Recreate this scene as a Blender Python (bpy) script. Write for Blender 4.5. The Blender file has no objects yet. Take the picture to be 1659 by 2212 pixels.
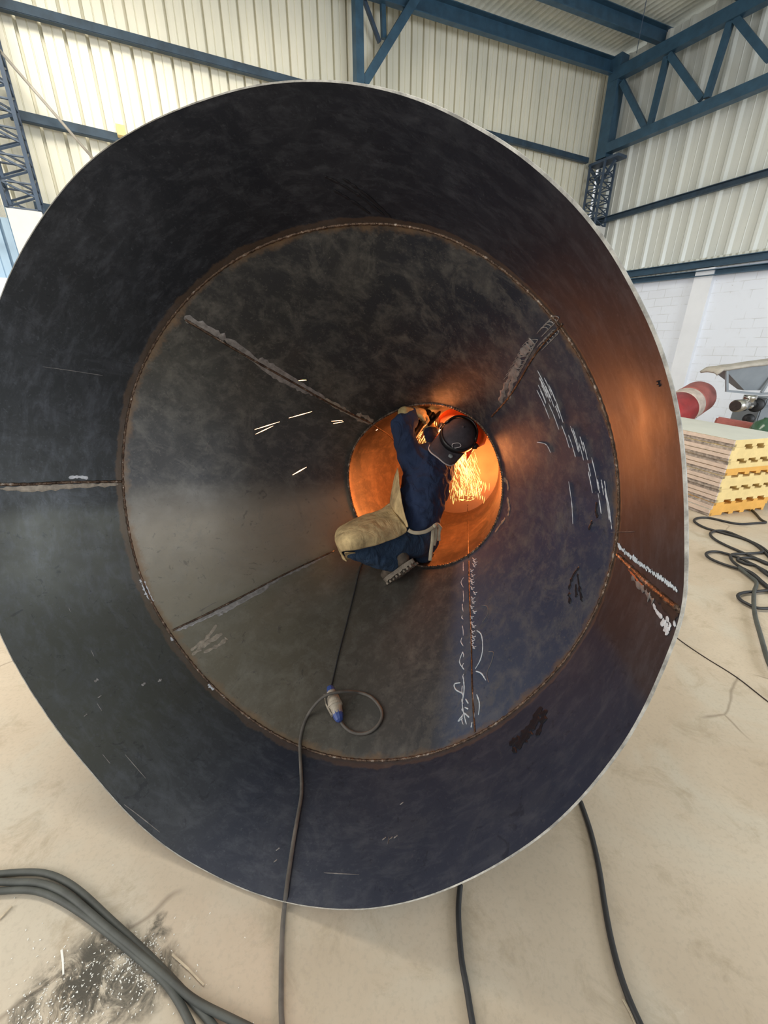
import bpy, bmesh, math, random
from mathutils import Vector, Matrix, noise
from mathutils.bvhtree import BVHTree
random.seed(7)
C = bpy.context.scene.collection
sc = bpy.context.scene

# ------------------------------------------------------------ camera, world, lights, exposure
FPX, CX, CY = 870.0, 829.5, 1106.0
PITCH = math.radians(22.3); cp, sp = math.cos(PITCH), math.sin(PITCH)
EYE = Vector((0, 0, 1.6))
cam_d = bpy.data.cameras.new('camera'); cam = bpy.data.objects.new('camera', cam_d); C.objects.link(cam)
cam_d.sensor_fit = 'VERTICAL'; cam_d.sensor_height = 36; cam_d.lens = FPX / 2212 * 36
cam_d.clip_start = 0.02; cam_d.clip_end = 200
cam.location = EYE; cam.rotation_euler = (math.radians(90) - PITCH, 0, 0)
sc.camera = cam
sc.view_settings.view_transform = 'Standard'; sc.view_settings.look = 'None'
sc.view_settings.gamma = 1; sc.view_settings.use_curve_mapping = False
sc.view_settings.exposure = 0.0

w = bpy.data.worlds.new('daylight'); sc.world = w; w.use_nodes = True
wb = w.node_tree.nodes['Background']; wb.inputs[0].default_value = (0.93, 0.96, 1.0, 1); wb.inputs[1].default_value = .85

def area(name, loc, target, sx, sy, power, col):
    d = bpy.data.lights.new(name, 'AREA'); d.shape = 'RECTANGLE'; d.size = sx; d.size_y = sy; d.energy = power; d.color = col
    o = bpy.data.objects.new(name, d); C.objects.link(o); o.location = loc
    o.rotation_euler = (Vector(target) - Vector(loc)).to_track_quat('-Z', 'Y').to_euler(); return o
area('roof_fill_lamp', (-1.5, 3.5, 6.3), (-1.5, 3.5, 0), 7, 2.0, 400, (1.0, 0.93, 0.80))  # unseen fill lamp under the roof, added to brighten the hall
area('right_fill_lamp', (7.0, -2.5, 3.2), (2, 7, 3.0), 4, 3, 430, (0.88, 0.94, 1.0))  # unseen lamp added behind the camera at right to lift the right wall
area('left_fill_lamp', (-6.5, -1.0, 3.0), (1, 6, 3.5), 4, 3, 310, (1.0, 0.95, 0.86))  # unseen lamp added at left for side light on the cream wall

# ------------------------------------------------------------ helpers
def ray(x, y):
    a = (x - CX) / FPX; b = (CY - y) / FPX
    return Vector((a, cp + b * sp, -sp + b * cp))
def P(x, y, t): return EYE + ray(x, y) * t
def cam_vec(a, b, c): return Vector((a, c * cp + b * sp, -c * sp + b * cp))   # right, up, forward
def tag(o, label=None, cat=None, group=None, kind=None):
    if label: o['label'] = label
    if cat: o['category'] = cat
    if group: o['group'] = group
    if kind: o['kind'] = kind
    return o
def empty(name, loc, label, cat, group=None):
    o = bpy.data.objects.new(name, None); C.objects.link(o); o.location = loc; o.empty_display_size = .1
    return tag(o, label, cat, group)
def link(name, me, mat=None, parent=None, smooth=False):
    o = bpy.data.objects.new(name, me); C.objects.link(o)
    if mat: me.materials.append(mat)
    if smooth:
        for p in me.polygons: p.use_smooth = True
    if parent:
        o.parent = parent
        if parent.type == 'EMPTY': o.matrix_parent_inverse = Matrix.Translation(-Vector(parent.location))
    return o
def obj(name, bm, mat=None, parent=None, smooth=False):
    me = bpy.data.meshes.new(name); bm.to_mesh(me); bm.free(); return link(name, me, mat, parent, smooth)
def pyobj(name, vs, fs, mat=None, parent=None, smooth=False):
    me = bpy.data.meshes.new(name); me.from_pydata([tuple(v) for v in vs], [], fs); me.update()
    return link(name, me, mat, parent, smooth)
def bar(bm, a, b, w_, h_, up=Vector((0, 0, 1))):
    a, b = Vector(a), Vector(b); d = (b - a).normalized()
    s = d.cross(up)
    if s.length < 1e-3: s = d.cross(Vector((1, 0, 0)))
    s.normalize(); u = s.cross(d).normalized()
    vs = [bm.verts.new(p + s * (w_ / 2 * i) + u * (h_ / 2 * j)) for p in (a, b) for i, j in ((-1, -1), (1, -1), (1, 1), (-1, 1))]
    for f in ((0, 1, 2, 3), (7, 6, 5, 4), (0, 4, 5, 1), (1, 5, 6, 2), (2, 6, 7, 3), (3, 7, 4, 0)):
        bm.faces.new([vs[i] for i in f])
def channel(bm, a, b, w_, h_, up=Vector((0, 0, 1)), th=.012):      # a C profile: web and two flanges
    a, b = Vector(a), Vector(b); d = (b - a).normalized(); s = d.cross(up)
    if s.length < 1e-3: s = d.cross(Vector((1, 0, 0)))
    s.normalize(); u = s.cross(d).normalized()
    bar(bm, a, b, th, h_, up)
    bar(bm, a + u * (h_ / 2) + s * (w_ / 2), b + u * (h_ / 2) + s * (w_ / 2), w_, th, up)
    bar(bm, a - u * (h_ / 2) + s * (w_ / 2), b - u * (h_ / 2) + s * (w_ / 2), w_, th, up)
def cr(pts, n=8, closed=False):
    pts = [Vector(p) for p in pts]; out = []
    m = len(pts); rng = range(m if closed else m - 1)
    g = (lambda i: pts[i % m]) if closed else (lambda i: pts[max(0, min(m - 1, i))])
    for i in rng:
        p0, p1, p2, p3 = g(i - 1), g(i), g(i + 1), g(i + 2)
        for k in range(n):
            t = k / n
            out.append(.5 * ((2 * p1) + (p2 - p0) * t + (2 * p0 - 5 * p1 + 4 * p2 - p3) * t * t + (3 * p1 - p0 - 3 * p2 + p3) * t ** 3))
    if not closed: out.append(pts[-1].copy())
    return out
def add_tube(bm, pts, r, sides=10, closed=False, flat=1.0, nrm=None):
    pts = [Vector(p) for p in pts]; m = len(pts); rings = []
    prev = None
    for i, p in enumerate(pts):
        a = pts[(i - 1) % m] if (closed or i) else p
        b = pts[(i + 1) % m] if (closed or i < m - 1) else p
        d = (b - a)
        d = d.normalized() if d.length > 1e-9 else Vector((0, 0, 1))
        if nrm: n1 = Vector(nrm[i]); n1 = (n1 - d * n1.dot(d)).normalized()
        elif prev is None:
            n1 = d.orthogonal().normalized()
        else:
            n1 = (prev - d * prev.dot(d)); n1 = n1.normalized() if n1.length > 1e-6 else d.orthogonal().normalized()
        prev = n1; n2 = d.cross(n1)
        rr = r[i] if isinstance(r, (list, tuple)) else r
        rings.append([bm.verts.new(p + n1 * math.sin(2 * math.pi * k / sides) * rr * flat + n2 * math.cos(2 * math.pi * k / sides) * rr) for k in range(sides)])
    for i in range(m if closed else m - 1):
        A, B = rings[i], rings[(i + 1) % m]
        for k in range(sides):
            bm.faces.new((A[k], A[(k + 1) % sides], B[(k + 1) % sides], B[k]))
    if not closed:
        bm.faces.new(rings[0][::-1]); bm.faces.new(rings[-1])
def tube_obj(name, pts, r, mat, parent=None, sides=10, **k):
    bm = bmesh.new(); add_tube(bm, pts, r, sides, **k); bmesh.ops.recalc_face_normals(bm, faces=bm.faces[:])
    return obj(name, bm, mat, parent, True)
def lathe(bm, a, b, prof, sides=32):
    """prof: (fraction along a->b, radius)"""
    a, b = Vector(a), Vector(b); d = (b - a); L = d.length; dn = d / L; n1 = dn.orthogonal().normalized(); n2 = dn.cross(n1); rings = []
    for f, r in prof:
        rings.append([bm.verts.new(a + d * f + (n1 * math.cos(2 * math.pi * k / sides) + n2 * math.sin(2 * math.pi * k / sides)) * max(r, 1e-4)) for k in range(sides)])
    for A, B in zip(rings, rings[1:]):
        for k in range(sides): bm.faces.new((A[k], A[(k + 1) % sides], B[(k + 1) % sides], B[k]))
    bm.faces.new(rings[0][::-1]); bm.faces.new(rings[-1])
    bmesh.ops.recalc_face_normals(bm, faces=bm.faces[:])
def blob(name, chains, mat, parent, voxel=.012, smooth=4, ell=()):
    bm = bmesh.new()
    for ch in chains:
        for (a, ra), (b, rb) in zip(ch, ch[1:]):
            a, b = Vector(a), Vector(b); L = (b - a).length; n = max(2, int(L / (min(ra, rb) * .3)) + 1)
            for i in range(n + 1):
                f = i / n; r = ra + (rb - ra) * f
                bmesh.ops.create_icosphere(bm, subdivisions=2, radius=r, matrix=Matrix.Translation(a.lerp(b, f)))
    for M in ell:
        bmesh.ops.create_icosphere(bm, subdivisions=3, radius=1, matrix=M)
    o = obj(name, bm, mat, parent, True)
    m = o.modifiers.new('union', 'REMESH'); m.mode = 'VOXEL'; m.voxel_size = voxel; m.use_smooth_shade = True
    m = o.modifiers.new('soften', 'SMOOTH'); m.iterations = smooth; m.factor = .6
    return o
def ellM(c, ax, ay, az, rx, ry, rz):
    M = Matrix.Identity(4)
    for i, (v, r) in enumerate(((ax, rx), (ay, ry), (az, rz))):
        for j in range(3): M[j][i] = v.normalized()[j] * r
    for j in range(3): M[j][3] = c[j]
    return M

# ------------------------------------------------------------ materials
class N:
    def __init__(s, name):
        s.m = bpy.data.materials.new(name); s.m.use_nodes = True; s.t = s.m.node_tree; s.b = s.t.nodes['Principled BSDF']
    def n(s, ty, **k):
        nd = s.t.nodes.new(ty)
        for a, v in k.items():
            if a.startswith('i_'): nd.inputs[a[2:].replace('_', ' ')].default_value = v
            else: setattr(nd, a, v)
        return nd
    def l(s, a, b): s.t.links.new(a, b)
    def coord(s, scale=(1, 1, 1), uv=False):
        tc = s.n('ShaderNodeTexCoord'); mp = s.n('ShaderNodeMapping'); mp.inputs['Scale'].default_value = scale
        s.l(tc.outputs['UV' if uv else 'Object'], mp.inputs['Vector']); return mp.outputs['Vector']
    def noise(s, vec, scale, detail=5, rough=.6, dist=0):
        nd = s.n('ShaderNodeTexNoise'); nd.inputs['Scale'].default_value = scale; nd.inputs['Detail'].default_value = detail
        nd.inputs['Roughness'].default_value = rough; nd.inputs['Distortion'].default_value = dist
        if vec: s.l(vec, nd.inputs['Vector'])
        return nd.outputs['Fac']
    def ramp(s, fac, stops):
        nd = s.n('ShaderNodeValToRGB'); e = nd.color_ramp.elements
        while len(e) < len(stops): e.new(.5)
        for q, (p, c) in zip(e, stops): q.position = p; q.color = (*c, 1) if len(c) == 3 else c
        s.l(fac, nd.inputs['Fac']); return nd.outputs['Color']
    def mix(s, fac, a, b, mode='MIX'):
        nd = s.n('ShaderNodeMix', data_type='RGBA', blend_type=mode)
        for i, v in ((0, fac), (6, a), (7, b)):
            if isinstance(v, (int, float)): nd.inputs[i].default_value = v
            elif isinstance(v, tuple): nd.inputs[i].default_value = (*v, 1)
            else: s.l(v, nd.inputs[i])
        return nd.outputs[2]
    def bump(s, h, strength=.3, dist=.01):
        nd = s.n('ShaderNodeBump'); nd.inputs['Strength'].default_value = strength; nd.inputs['Distance'].default_value = dist
        s.l(h, nd.inputs['Height']); s.l(nd.outputs[0], s.b.inputs['Normal'])
    def set(s, **k):
        for a, v in k.items():
            i = s.b.inputs[a.replace('_', ' ')]
            if isinstance(v, (int, float)): i.default_value = v
            elif isinstance(v, tuple): i.default_value = (*v, 1)
            else: s.l(v, i)
        return s
def g(v): return (v, v, v)
def mat(name, col, rough=.6, metal=0, var=.18, scale=8, bump=0, bscale=60, dark=None):
    s = N(name); v = s.coord(); f = s.noise(v, scale)
    c2 = dark or tuple(x * (1 - var) for x in col)
    s.set(Base_Color=s.mix(s.ramp(f, [(.35, g(0)), (.65, g(1))]), c2, col), Roughness=rough, Metallic=metal)
    if bump: s.bump(s.noise(v, bscale), bump, .004)
    return s.m
def emis(name, col, st):
    s = N(name); s.set(Base_Color=(0, 0, 0), Emission_Color=col, Emission_Strength=st); return s.m

M = {}
M['blue'] = mat('blue_paint', (.034, .088, .145), .5, .0, .3, 6)
M['slate'] = mat('slate_blue_paint', (.030, .060, .095), .6, .0, .4, 6)
M['lattice'] = mat('dark_blue_paint', (.05, .08, .13), .5, .0, .3, 6)
M['cable'] = mat('black_rubber', (.022, .022, .024), .55, 0, .3, 30)
M['dustcable'] = mat('dusty_rubber', (.13, .115, .10), .7, 0, .45, 14)
M['greycable'] = mat('grey_rubber', (.075, .080, .072), .6, 0, .35, 14)
M['plaster'] = mat('white_plaster', (.68, .67, .64), .85, 0, .12, 3, .3, 12)
M['whitewash'] = mat('whitewash', (.82, .84, .88), .85, 0, .05, 3, .3, 12)
M['foam'] = mat('yellow_foam', (.86, .66, .30), .85, 0, .12, 9, .4, 90)
M['foamorange'] = mat('orange_foam', (.85, .45, .10), .85, 0, .15, 9, .4, 90)
M['sheet'] = mat('pale_sheet', (.62, .63, .56), .45, 0, .08, 4)
M['film'] = mat('torn_joint', (.50, .41, .35), .8, 0, .6, 26, .8, 60)
M['lip'] = mat('pinkish_lip', (.70, .55, .46), .7, 0, .15, 14)
M['red'] = mat('red_paint', (.48, .035, .035), .45, 0, .35, 7)
M['redfade'] = mat('faded_red_paint', (.42, .13, .11), .6, 0, .3, 7)
M['whiteband'] = mat('dirty_white_band', (.62, .52, .45), .6, 0, .3, 12)
M['black'] = mat('black_plastic', (.012, .012, .014), .45, 0, .2, 10)
M['grey'] = mat('grey_paint', (.25, .28, .31), .5, 0, .15, 5)
M['tarp'] = mat('beige_tarp', (.50, .46, .40), .8, 0, .3, 9, .5, 20)
M['chrome'] = mat('worn_chrome', (.62, .60, .55), .22, 1, .3, 12)
M['green'] = mat('green_glass', (.05, .12, .07), .15, 0, .3, 12)
M['blueplug'] = mat('blue_plastic', (.055, .10, .34), .4, 0, .35, 30)
M['whiteplug'] = mat('dirty_white_plastic', (.50, .43, .34), .55, 0, .35, 30)
M['wood'] = mat('pale_wood', (.62, .52, .38), .8, 0, .3, 30)
M['shave'] = mat('white_shaving', (.85, .84, .80), .6, 0, .1, 30)
M['dirt'] = mat('dark_metal_dust', (.10, .095, .085), .95, 0, .4, 20, .6, 60)
M['skin'] = mat('skin', (.36, .20, .13), .55, 0, .1, 20)
M['capcloth'] = mat('cap_cloth', (.060, .050, .058), .9, 0, .3, 30, .5, 200)
M['capblack'] = mat('cap_black', (.018, .016, .018), .7, 0, .3, 30)
M['piping'] = mat('grey_piping', (.50, .46, .45), .8, 0, .1, 40)
M['patch'] = mat('grey_patch', (.35, .38, .38), .8, 0, .5, 60)
M['orangeplastic'] = mat('orange_plastic', (.80, .10, .015), .35, 0, .15, 20)
M['boot'] = mat('dusty_boot', (.15, .115, .085), .85, 0, .55, 18, .6, 90)
M['sole'] = mat('dusty_sole', (.27, .225, .175), .9, 0, .5, 22, .6, 90)
M['glove'] = mat('yellow_leather', (.52, .40, .18), .85, 0, .4, 30, .5, 120)
M['darkmetal'] = mat('dark_metal', (.03, .03, .03), .4, .7, .3, 30)
M['chalk'] = mat('chalk', (.62, .64, .68), .95, 0, .35, 60)
M['chalkblue'] = mat('pale_blue_chalk', (.60, .68, .74), .95, 0, .35, 60)
M['ground'] = mat('ground_steel', (.30, .28, .27), .5, .4, .45, 45)
M['groundwarm'] = mat('warm_ground_steel', (.34, .29, .23), .6, .3, .45, 45)
M['rust'] = mat('orange_rust', (.50, .12, .035), .9, 0, .4, 30)
M['scale'] = mat('dark_scale', (.035, .022, .018), .7, .2, .5, 30)
M['smear'] = mat('dark_oil', (.014, .014, .020), .5, .3, .3, 30)
M['rim'] = mat('cut_steel_edge', (.50, .49, .45), .6, .3, .55, 25, .8, 80)
M['outer'] = mat('outer_steel', (.30, .29, .26), .5, .6, .3, 8)
M['spark'] = emis('spark', (1.0, .50, .14), 5.5)
M['spark2'] = emis('stray_spark', (1.0, .55, .28), 6)

def cloth(name, col, dark, scale=5, wr=14, bs=.8):
    s = N(name); v = s.coord(); f = s.noise(v, scale, 6, .65)
    s.set(Base_Color=s.mix(s.ramp(f, [(.35, g(0)), (.7, g(1))]), dark, col), Roughness=.95)
    fold = s.noise(s.coord((1.0, 1.0, .45)), wr, 3, .5, 1.2); fine = s.noise(v, 180, 2)
    nd = s.n('ShaderNodeMath', operation='MULTIPLY_ADD'); s.l(fine, nd.inputs[0]); nd.inputs[1].default_value = .06; s.l(fold, nd.inputs[2])
    s.bump(nd.outputs[0], bs, .03); return s.m
M['sweater'] = cloth('navy_sweater', (.022, .040, .098), (.014, .026, .062))
M['jeans'] = cloth('blue_work_trousers', (.030, .062, .118), (.016, .034, .066), 9, 16)
M['leather'] = cloth('tan_leather', (.86, .64, .32), (.42, .30, .15), 11, 9, .6)

def corr_mat(name, a, b, sc_=2.0):
    s = N(name); v = s.coord((1, 1, .25)); f = s.noise(v, sc_, 5, .6); st = s.noise(s.coord((6, 6, .15)), 4, 4, .6)
    c = s.mix(s.ramp(f, [(.35, g(0)), (.7, g(1))]), b, a); c = s.mix(s.ramp(st, [(.55, g(0)), (.75, g(.35))]), c, tuple(x * .72 for x in b))
    s.set(Base_Color=c, Roughness=.38, Metallic=.15); return s.m
M['corrL'] = corr_mat('cream_corrugated_sheet', (.88, .84, .70), (.74, .72, .60))
M['corrR'] = corr_mat('pale_corrugated_sheet', (.72, .73, .68), (.62, .64, .61))
M['roof'] = corr_mat('roof_sheet', (.66, .68, .62), (.55, .58, .53))
M['bluesheet'] = corr_mat('pale_blue_sheet', (.42, .56, .68), (.34, .48, .62))

def brick():
    s = N('whitewashed_brick'); tc = s.n('ShaderNodeTexCoord'); mp = s.n('ShaderNodeMapping'); s.l(tc.outputs['UV'], mp.inputs['Vector'])
    b = s.n('ShaderNodeTexBrick'); s.l(mp.outputs[0], b.inputs['Vector']); b.inputs['Scale'].default_value = 1
    b.inputs['Brick Width'].default_value = .34; b.inputs['Row Height'].default_value = .16; b.inputs['Mortar Size'].default_value = .006; b.inputs['Mortar Smooth'].default_value = .6
    b.inputs['Color1'].default_value = (.80, .84, .92, 1); b.inputs['Color2'].default_value = (.77, .80, .87, 1); b.inputs['Mortar'].default_value = (.60, .62, .65, 1)
    n_ = s.noise(mp.outputs[0], 1.6, 5, .7); c = s.mix(s.ramp(n_, [(.44, g(0)), (.56, g(1))]), (.80, .84, .92), b.outputs['Color'])
    spots = s.noise(mp.outputs[0], 11, 3); c = s.mix(s.ramp(spots, [(.70, g(0)), (.78, g(.6))]), c, (.45, .44, .42))
    s.set(Base_Color=c, Roughness=.9); s.bump(b.outputs['Fac'], -.25, .01); return s.m
M['brick'] = brick()

def floor_mat():
    s = N('stained_concrete'); v = s.coord(); 
    c = s.mix(s.ramp(s.noise(v, .9, 6, .62, .3), [(.38, g(0)), (.62, g(1))]), (.45, .365, .27), (.54, .455, .35))
    c = s.mix(s.ramp(s.noise(v, 1.7, 4, .6, .8), [(.48, g(0)), (.62, g(.6))]), c, (.50, .455, .37))
    c = s.mix(s.ramp(s.noise(v, 5, 8, .75, .6), [(.53, g(0)), (.68, g(.75))]), c, (.36, .29, .20))
    c = s.mix(s.ramp(s.noise(v, 3.3, 10, .8, 1.5), [(.60, g(0)), (.66, g(.4))]), c, (.60, .53, .42))
    vo = s.n('ShaderNodeTexVoronoi', feature='DISTANCE_TO_EDGE'); vo.inputs['Scale'].default_value = .55
    wob = s.n('ShaderNodeTexNoise'); wob.inputs['Scale'].default_value = 4; s.l(v, wob.inputs['Vector'])
    mx = s.n('ShaderNodeMix', data_type='VECTOR'); mx.inputs[0].default_value = .07; s.l(v, mx.inputs[4]); s.l(wob.outputs['Color'], mx.inputs[5]); s.l(mx.outputs[1], vo.inputs['Vector'])
    crack = s.ramp(vo.outputs['Distance'], [(.0, g(1)), (.0035, g(0))]); gate = s.ramp(s.noise(v, 1.1, 2), [(.52, g(0)), (.56, g(.7))])
    m = s.n('ShaderNodeMix', data_type='RGBA', blend_type='MULTIPLY'); m.inputs[0].default_value = 1; s.l(crack, m.inputs[6]); s.l(gate, m.inputs[7])
    c = s.mix(m.outputs[2], c, (.20, .155, .11))
    fine = s.noise(v, 70, 4); c = s.mix(s.ramp(fine, [(.35, g(.25)), (.5, g(0))]), c, (.33, .28, .22))
    s.set(Base_Color=c, Roughness=s.ramp(s.noise(v, 2, 4), [(.3, g(.45)), (.7, g(.75))])); s.bump(s.noise(v, 30, 6), .15, .004); return s.m
M['floor'] = floor_mat()

def duct_mat(name, ca, cb, cdust, dust=.5, seed=0.0, metal=.55, r0=.30, r1=.52, uvband=True, tint=(.20, .125, .07), plates=None):
    s = N(name); tc = s.n('ShaderNodeTexCoord'); mp = s.n('ShaderNodeMapping'); mp.inputs['Location'].default_value = (seed, seed * .7, seed * 1.3)
    s.l(tc.outputs['Object'], mp.inputs['Vector']); v = mp.outputs[0]
    big = s.noise(v, 1.3, 4, .55, .6); c = s.mix(s.ramp(big, [(.40, g(0)), (.60, g(1))]), ca, cb)
    if plates:      # plate colours and dirt by angle, with lit and shaded tones painted in
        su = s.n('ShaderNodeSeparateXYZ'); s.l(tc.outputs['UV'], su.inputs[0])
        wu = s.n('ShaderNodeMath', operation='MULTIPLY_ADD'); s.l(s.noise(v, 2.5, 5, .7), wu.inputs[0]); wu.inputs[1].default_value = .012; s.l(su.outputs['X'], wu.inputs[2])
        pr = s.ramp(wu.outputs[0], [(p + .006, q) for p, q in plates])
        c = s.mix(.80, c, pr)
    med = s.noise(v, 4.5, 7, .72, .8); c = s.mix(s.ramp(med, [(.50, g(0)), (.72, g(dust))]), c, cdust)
    streak = s.noise(s.coord((18, 3.0, 1), uv=True), 4, 7, .7, .3)
    c = s.mix(s.ramp(streak, [(.48, g(0)), (.80, g(.45))]), c, tuple(min(1, x * 1.5) for x in cdust))
    if plates: sp_ = s.noise(v, 3.1, 9, .78, 1.6); c = s.mix(s.ramp(sp_, [(.555, g(0)), (.60, g(dust * .55))]), c, cdust)
    sm = s.noise(v, 14, 5, .7, 2.0); c = s.mix(s.ramp(sm, [(.60, g(0)), (.66, g(.35))]), c, tuple(x * .35 for x in ca))
    fine = s.noise(v, 90, 3); c = s.mix(s.ramp(fine, [(.60, g(0)), (.75, g(.5))]), c, cdust)
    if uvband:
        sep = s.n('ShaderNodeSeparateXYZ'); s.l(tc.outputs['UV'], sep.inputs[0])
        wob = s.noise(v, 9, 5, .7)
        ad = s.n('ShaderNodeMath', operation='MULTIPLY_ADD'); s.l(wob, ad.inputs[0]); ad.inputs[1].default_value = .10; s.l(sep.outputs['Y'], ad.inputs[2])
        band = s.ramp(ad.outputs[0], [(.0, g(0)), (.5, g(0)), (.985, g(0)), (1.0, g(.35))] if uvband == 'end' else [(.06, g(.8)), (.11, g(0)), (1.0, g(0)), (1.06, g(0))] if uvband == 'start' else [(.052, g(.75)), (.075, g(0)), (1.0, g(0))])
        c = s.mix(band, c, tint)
    s.set(Base_Color=c, Metallic=metal, Roughness=s.ramp(s.noise(v, 3, 5, .6), [(.3, g(r0)), (.7, g(r1))]))
    s.bump(s.noise(v, 2.2, 3), .25, .03); return s.m
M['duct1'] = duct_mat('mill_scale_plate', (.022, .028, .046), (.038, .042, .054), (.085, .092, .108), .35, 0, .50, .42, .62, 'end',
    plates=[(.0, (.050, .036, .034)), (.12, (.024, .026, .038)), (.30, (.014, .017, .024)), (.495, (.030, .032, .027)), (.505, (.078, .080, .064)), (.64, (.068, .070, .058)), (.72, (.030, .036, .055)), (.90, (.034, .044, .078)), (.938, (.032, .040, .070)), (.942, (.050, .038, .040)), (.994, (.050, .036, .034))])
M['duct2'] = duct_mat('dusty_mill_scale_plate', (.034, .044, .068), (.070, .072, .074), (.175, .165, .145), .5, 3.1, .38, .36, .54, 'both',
    plates=[(.0, (.034, .044, .085)), (.11, (.034, .042, .062)), (.13, (.016, .020, .032)), (.37, (.040, .038, .032)), (.385, (.055, .054, .046)), (.48, (.060, .058, .058)), (.52, (.30, .26, .20)), (.595, (.25, .22, .165)), (.605, (.17, .15, .105)), (.70, (.12, .10, .07)), (.81, (.060, .062, .066)), (.83, (.085, .110, .175)), (.93, (.040, .052, .10))])  # the lower-left tan paints light into the plate colour
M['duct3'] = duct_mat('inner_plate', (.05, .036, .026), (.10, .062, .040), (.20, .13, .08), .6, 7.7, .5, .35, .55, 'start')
def weld_mat():
    s = N('weld_bead'); v = s.coord(); f = s.noise(v, 40, 4)
    s.set(Base_Color=s.ramp(f, [(.35, (.045, .028, .02)), (.58, (.14, .090, .06)), (.74, (.50, .44, .38))]), Metallic=.6, Roughness=.38); s.bump(s.noise(v, 130, 3), .8, .006); return s.m
M['weld'] = weld_mat()

# ------------------------------------------------------------ setting: floor, walls, roof
K = Vector((4.95, 11.6, 0)); DR = Vector((.491, -.871, 0)).normalized(); DL = Vector((-.871, -.491, 0)).normalized()
def onplane(x, y, p, n):
    r = ray(x, y); return EYE + r * ((p - EYE).dot(n) / r.dot(n))
def onL(x, y, off=0.0): return onplane(x, y, K + DR * off, DR)
def onR(x, y, off=0.0): return onplane(x, y, K + DL * off, DL)
def fl(x, y, z=0): 
    r = ray(x, y); return EYE + r * ((z - EYE.z) / r.z)

bm = bmesh.new()
vs = [bm.verts.new(p) for p in [(-16, -6, 0), (16, -6, 0), (16, 16, 0), (-16, 16, 0)]]
ret = bm.faces.new(vs); r2 = bmesh.ops.extrude_face_region(bm, geom=[ret]); bmesh.ops.translate(bm, vec=(0, 0, -.1), verts=[v for v in r2['geom'] if isinstance(v, bmesh.types.BMVert)])
tag(obj('floor', bm, M['floor']), kind='structure')

def corrugated(name, origin, d, n, length, z0, z1f, pitch, prof, m, parent=None, s0=0.0, thick=.004):
    vs, fs = [], []; s = s0; pts = []
    while s < length:
        for f, h in prof: pts.append((s + f * pitch, h))
        s += pitch
    for s_, h in pts:
        for k in range(2):
            vs.append(origin + d * s_ + n * (h - k * thick) + Vector((0, 0, z0)))
            vs.append(origin + d * s_ + n * (h - k * thick) + Vector((0, 0, z1f(s_))))
    for i in range(len(pts) - 1):
        a = i * 4; b = a + 4
        fs += [(a, b, b + 1, a + 1), (a + 2, a + 3, b + 3, b + 2), (a, a + 2, b + 2, b), (a + 1, b + 1, b + 3, a + 3)]
    o = pyobj(name, vs, fs, m, parent); return o
profL = [(0, 0), (.22, 0), (.24, -.012), (.27, -.012), (.29, 0), (.66, 0), (.68, -.060), (.80, -.060), (.82, 0)]
profR = [(0, 0), (.30, 0), (.33, .008), (.36, 0), (.66, 0), (.76, .05), (.88, .05), (.98, 0)]
ztopL = lambda s: 7.2 - .082 * s
wl = tag(corrugated('wall_left', K - DR * .05, DL, DR, 11.1, 3.12, ztopL, .236, profL, M['corrL']), kind='structure')
wr = tag(corrugated('wall_right', K - DL * .05, DR, DL, 14, 3.16, lambda s: 7.24, .40, profR, M['corrR'], s0=-.05), kind='structure')

def brickwall(name, a, d, n, L, z0, z1, th, kind='structure'):
    vs = [a, a + d * L, a + d * L - n * th, a - n * th]
    V = [v + Vector((0, 0, z0)) for v in vs] + [v + Vector((0, 0, z1)) for v in vs]
    o = pyobj(name, V, [(0, 1, 5, 4), (1, 2, 6, 5), (2, 3, 7, 6), (3, 0, 4, 7), (4, 5, 6, 7), (3, 2, 1, 0)], M['brick'])
    uv = o.data.uv_layers.new(name='UVMap')
    for p in o.data.polygons:
        for li in p.loop_indices:
            c = o.data.vertices[o.data.loops[li].vertex_index].co; uv.data[li].uv = ((c - a).dot(d) + (c - a).dot(n), c.z)
    return tag(o, kind=kind)
brickwall('wall_right_base', K + DL * .12 + DR * 0, DR, DL, 14, 0, 3.0, .3)
brickwall('wall_left_base', K + DR * .12, DL, DR, 11.1, 0, 2.98, .3)
brickwall('wall_left_bay_base', K + DR * .12 + DL * 11.1, DL, DR, 4.5, 0, 2.42, .3)
# white pilaster on the right brick wall
bm = bmesh.new(); c = onR(1470, 800, .16); c.z = 0; bar(bm, c + DL * .0, c + Vector((0, 0, 3.0)), .32, .12, DL)
tag(obj('trim_1', bm, M['whitewash']), kind='structure')
# ledges where the sheet meets the brick (white flashing and blue rails)
for nm, px, off, sz, mm in (('trim_2', ((1348, 593), (1659, 553)), .14, (.10, .12), 'blue'), ('trim_3', ((1360, 606), (1659, 577)), .18, (.12, .09), 'blue')):
    a, b = onR(*px[0], off), onR(*px[1], off); z = (a.z + b.z) / 2; 
    bm = bmesh.new(); channel(bm, K + DL * off + Vector((0, 0, a.z)) + DR * .1, K + DL * off + DR * 13 + Vector((0, 0, b.z + (b.z - a.z) * 2.2)), *sz)
    tag(obj(nm, bm, M[mm]), kind='structure')
o = corrugated('trim_4', K + DL * .10, DR, DL, 13.5, 2.98, lambda s: 3.2, .10, [(0, 0), (.5, .02)], M['sheet']); tag(o, kind='structure')

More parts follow.
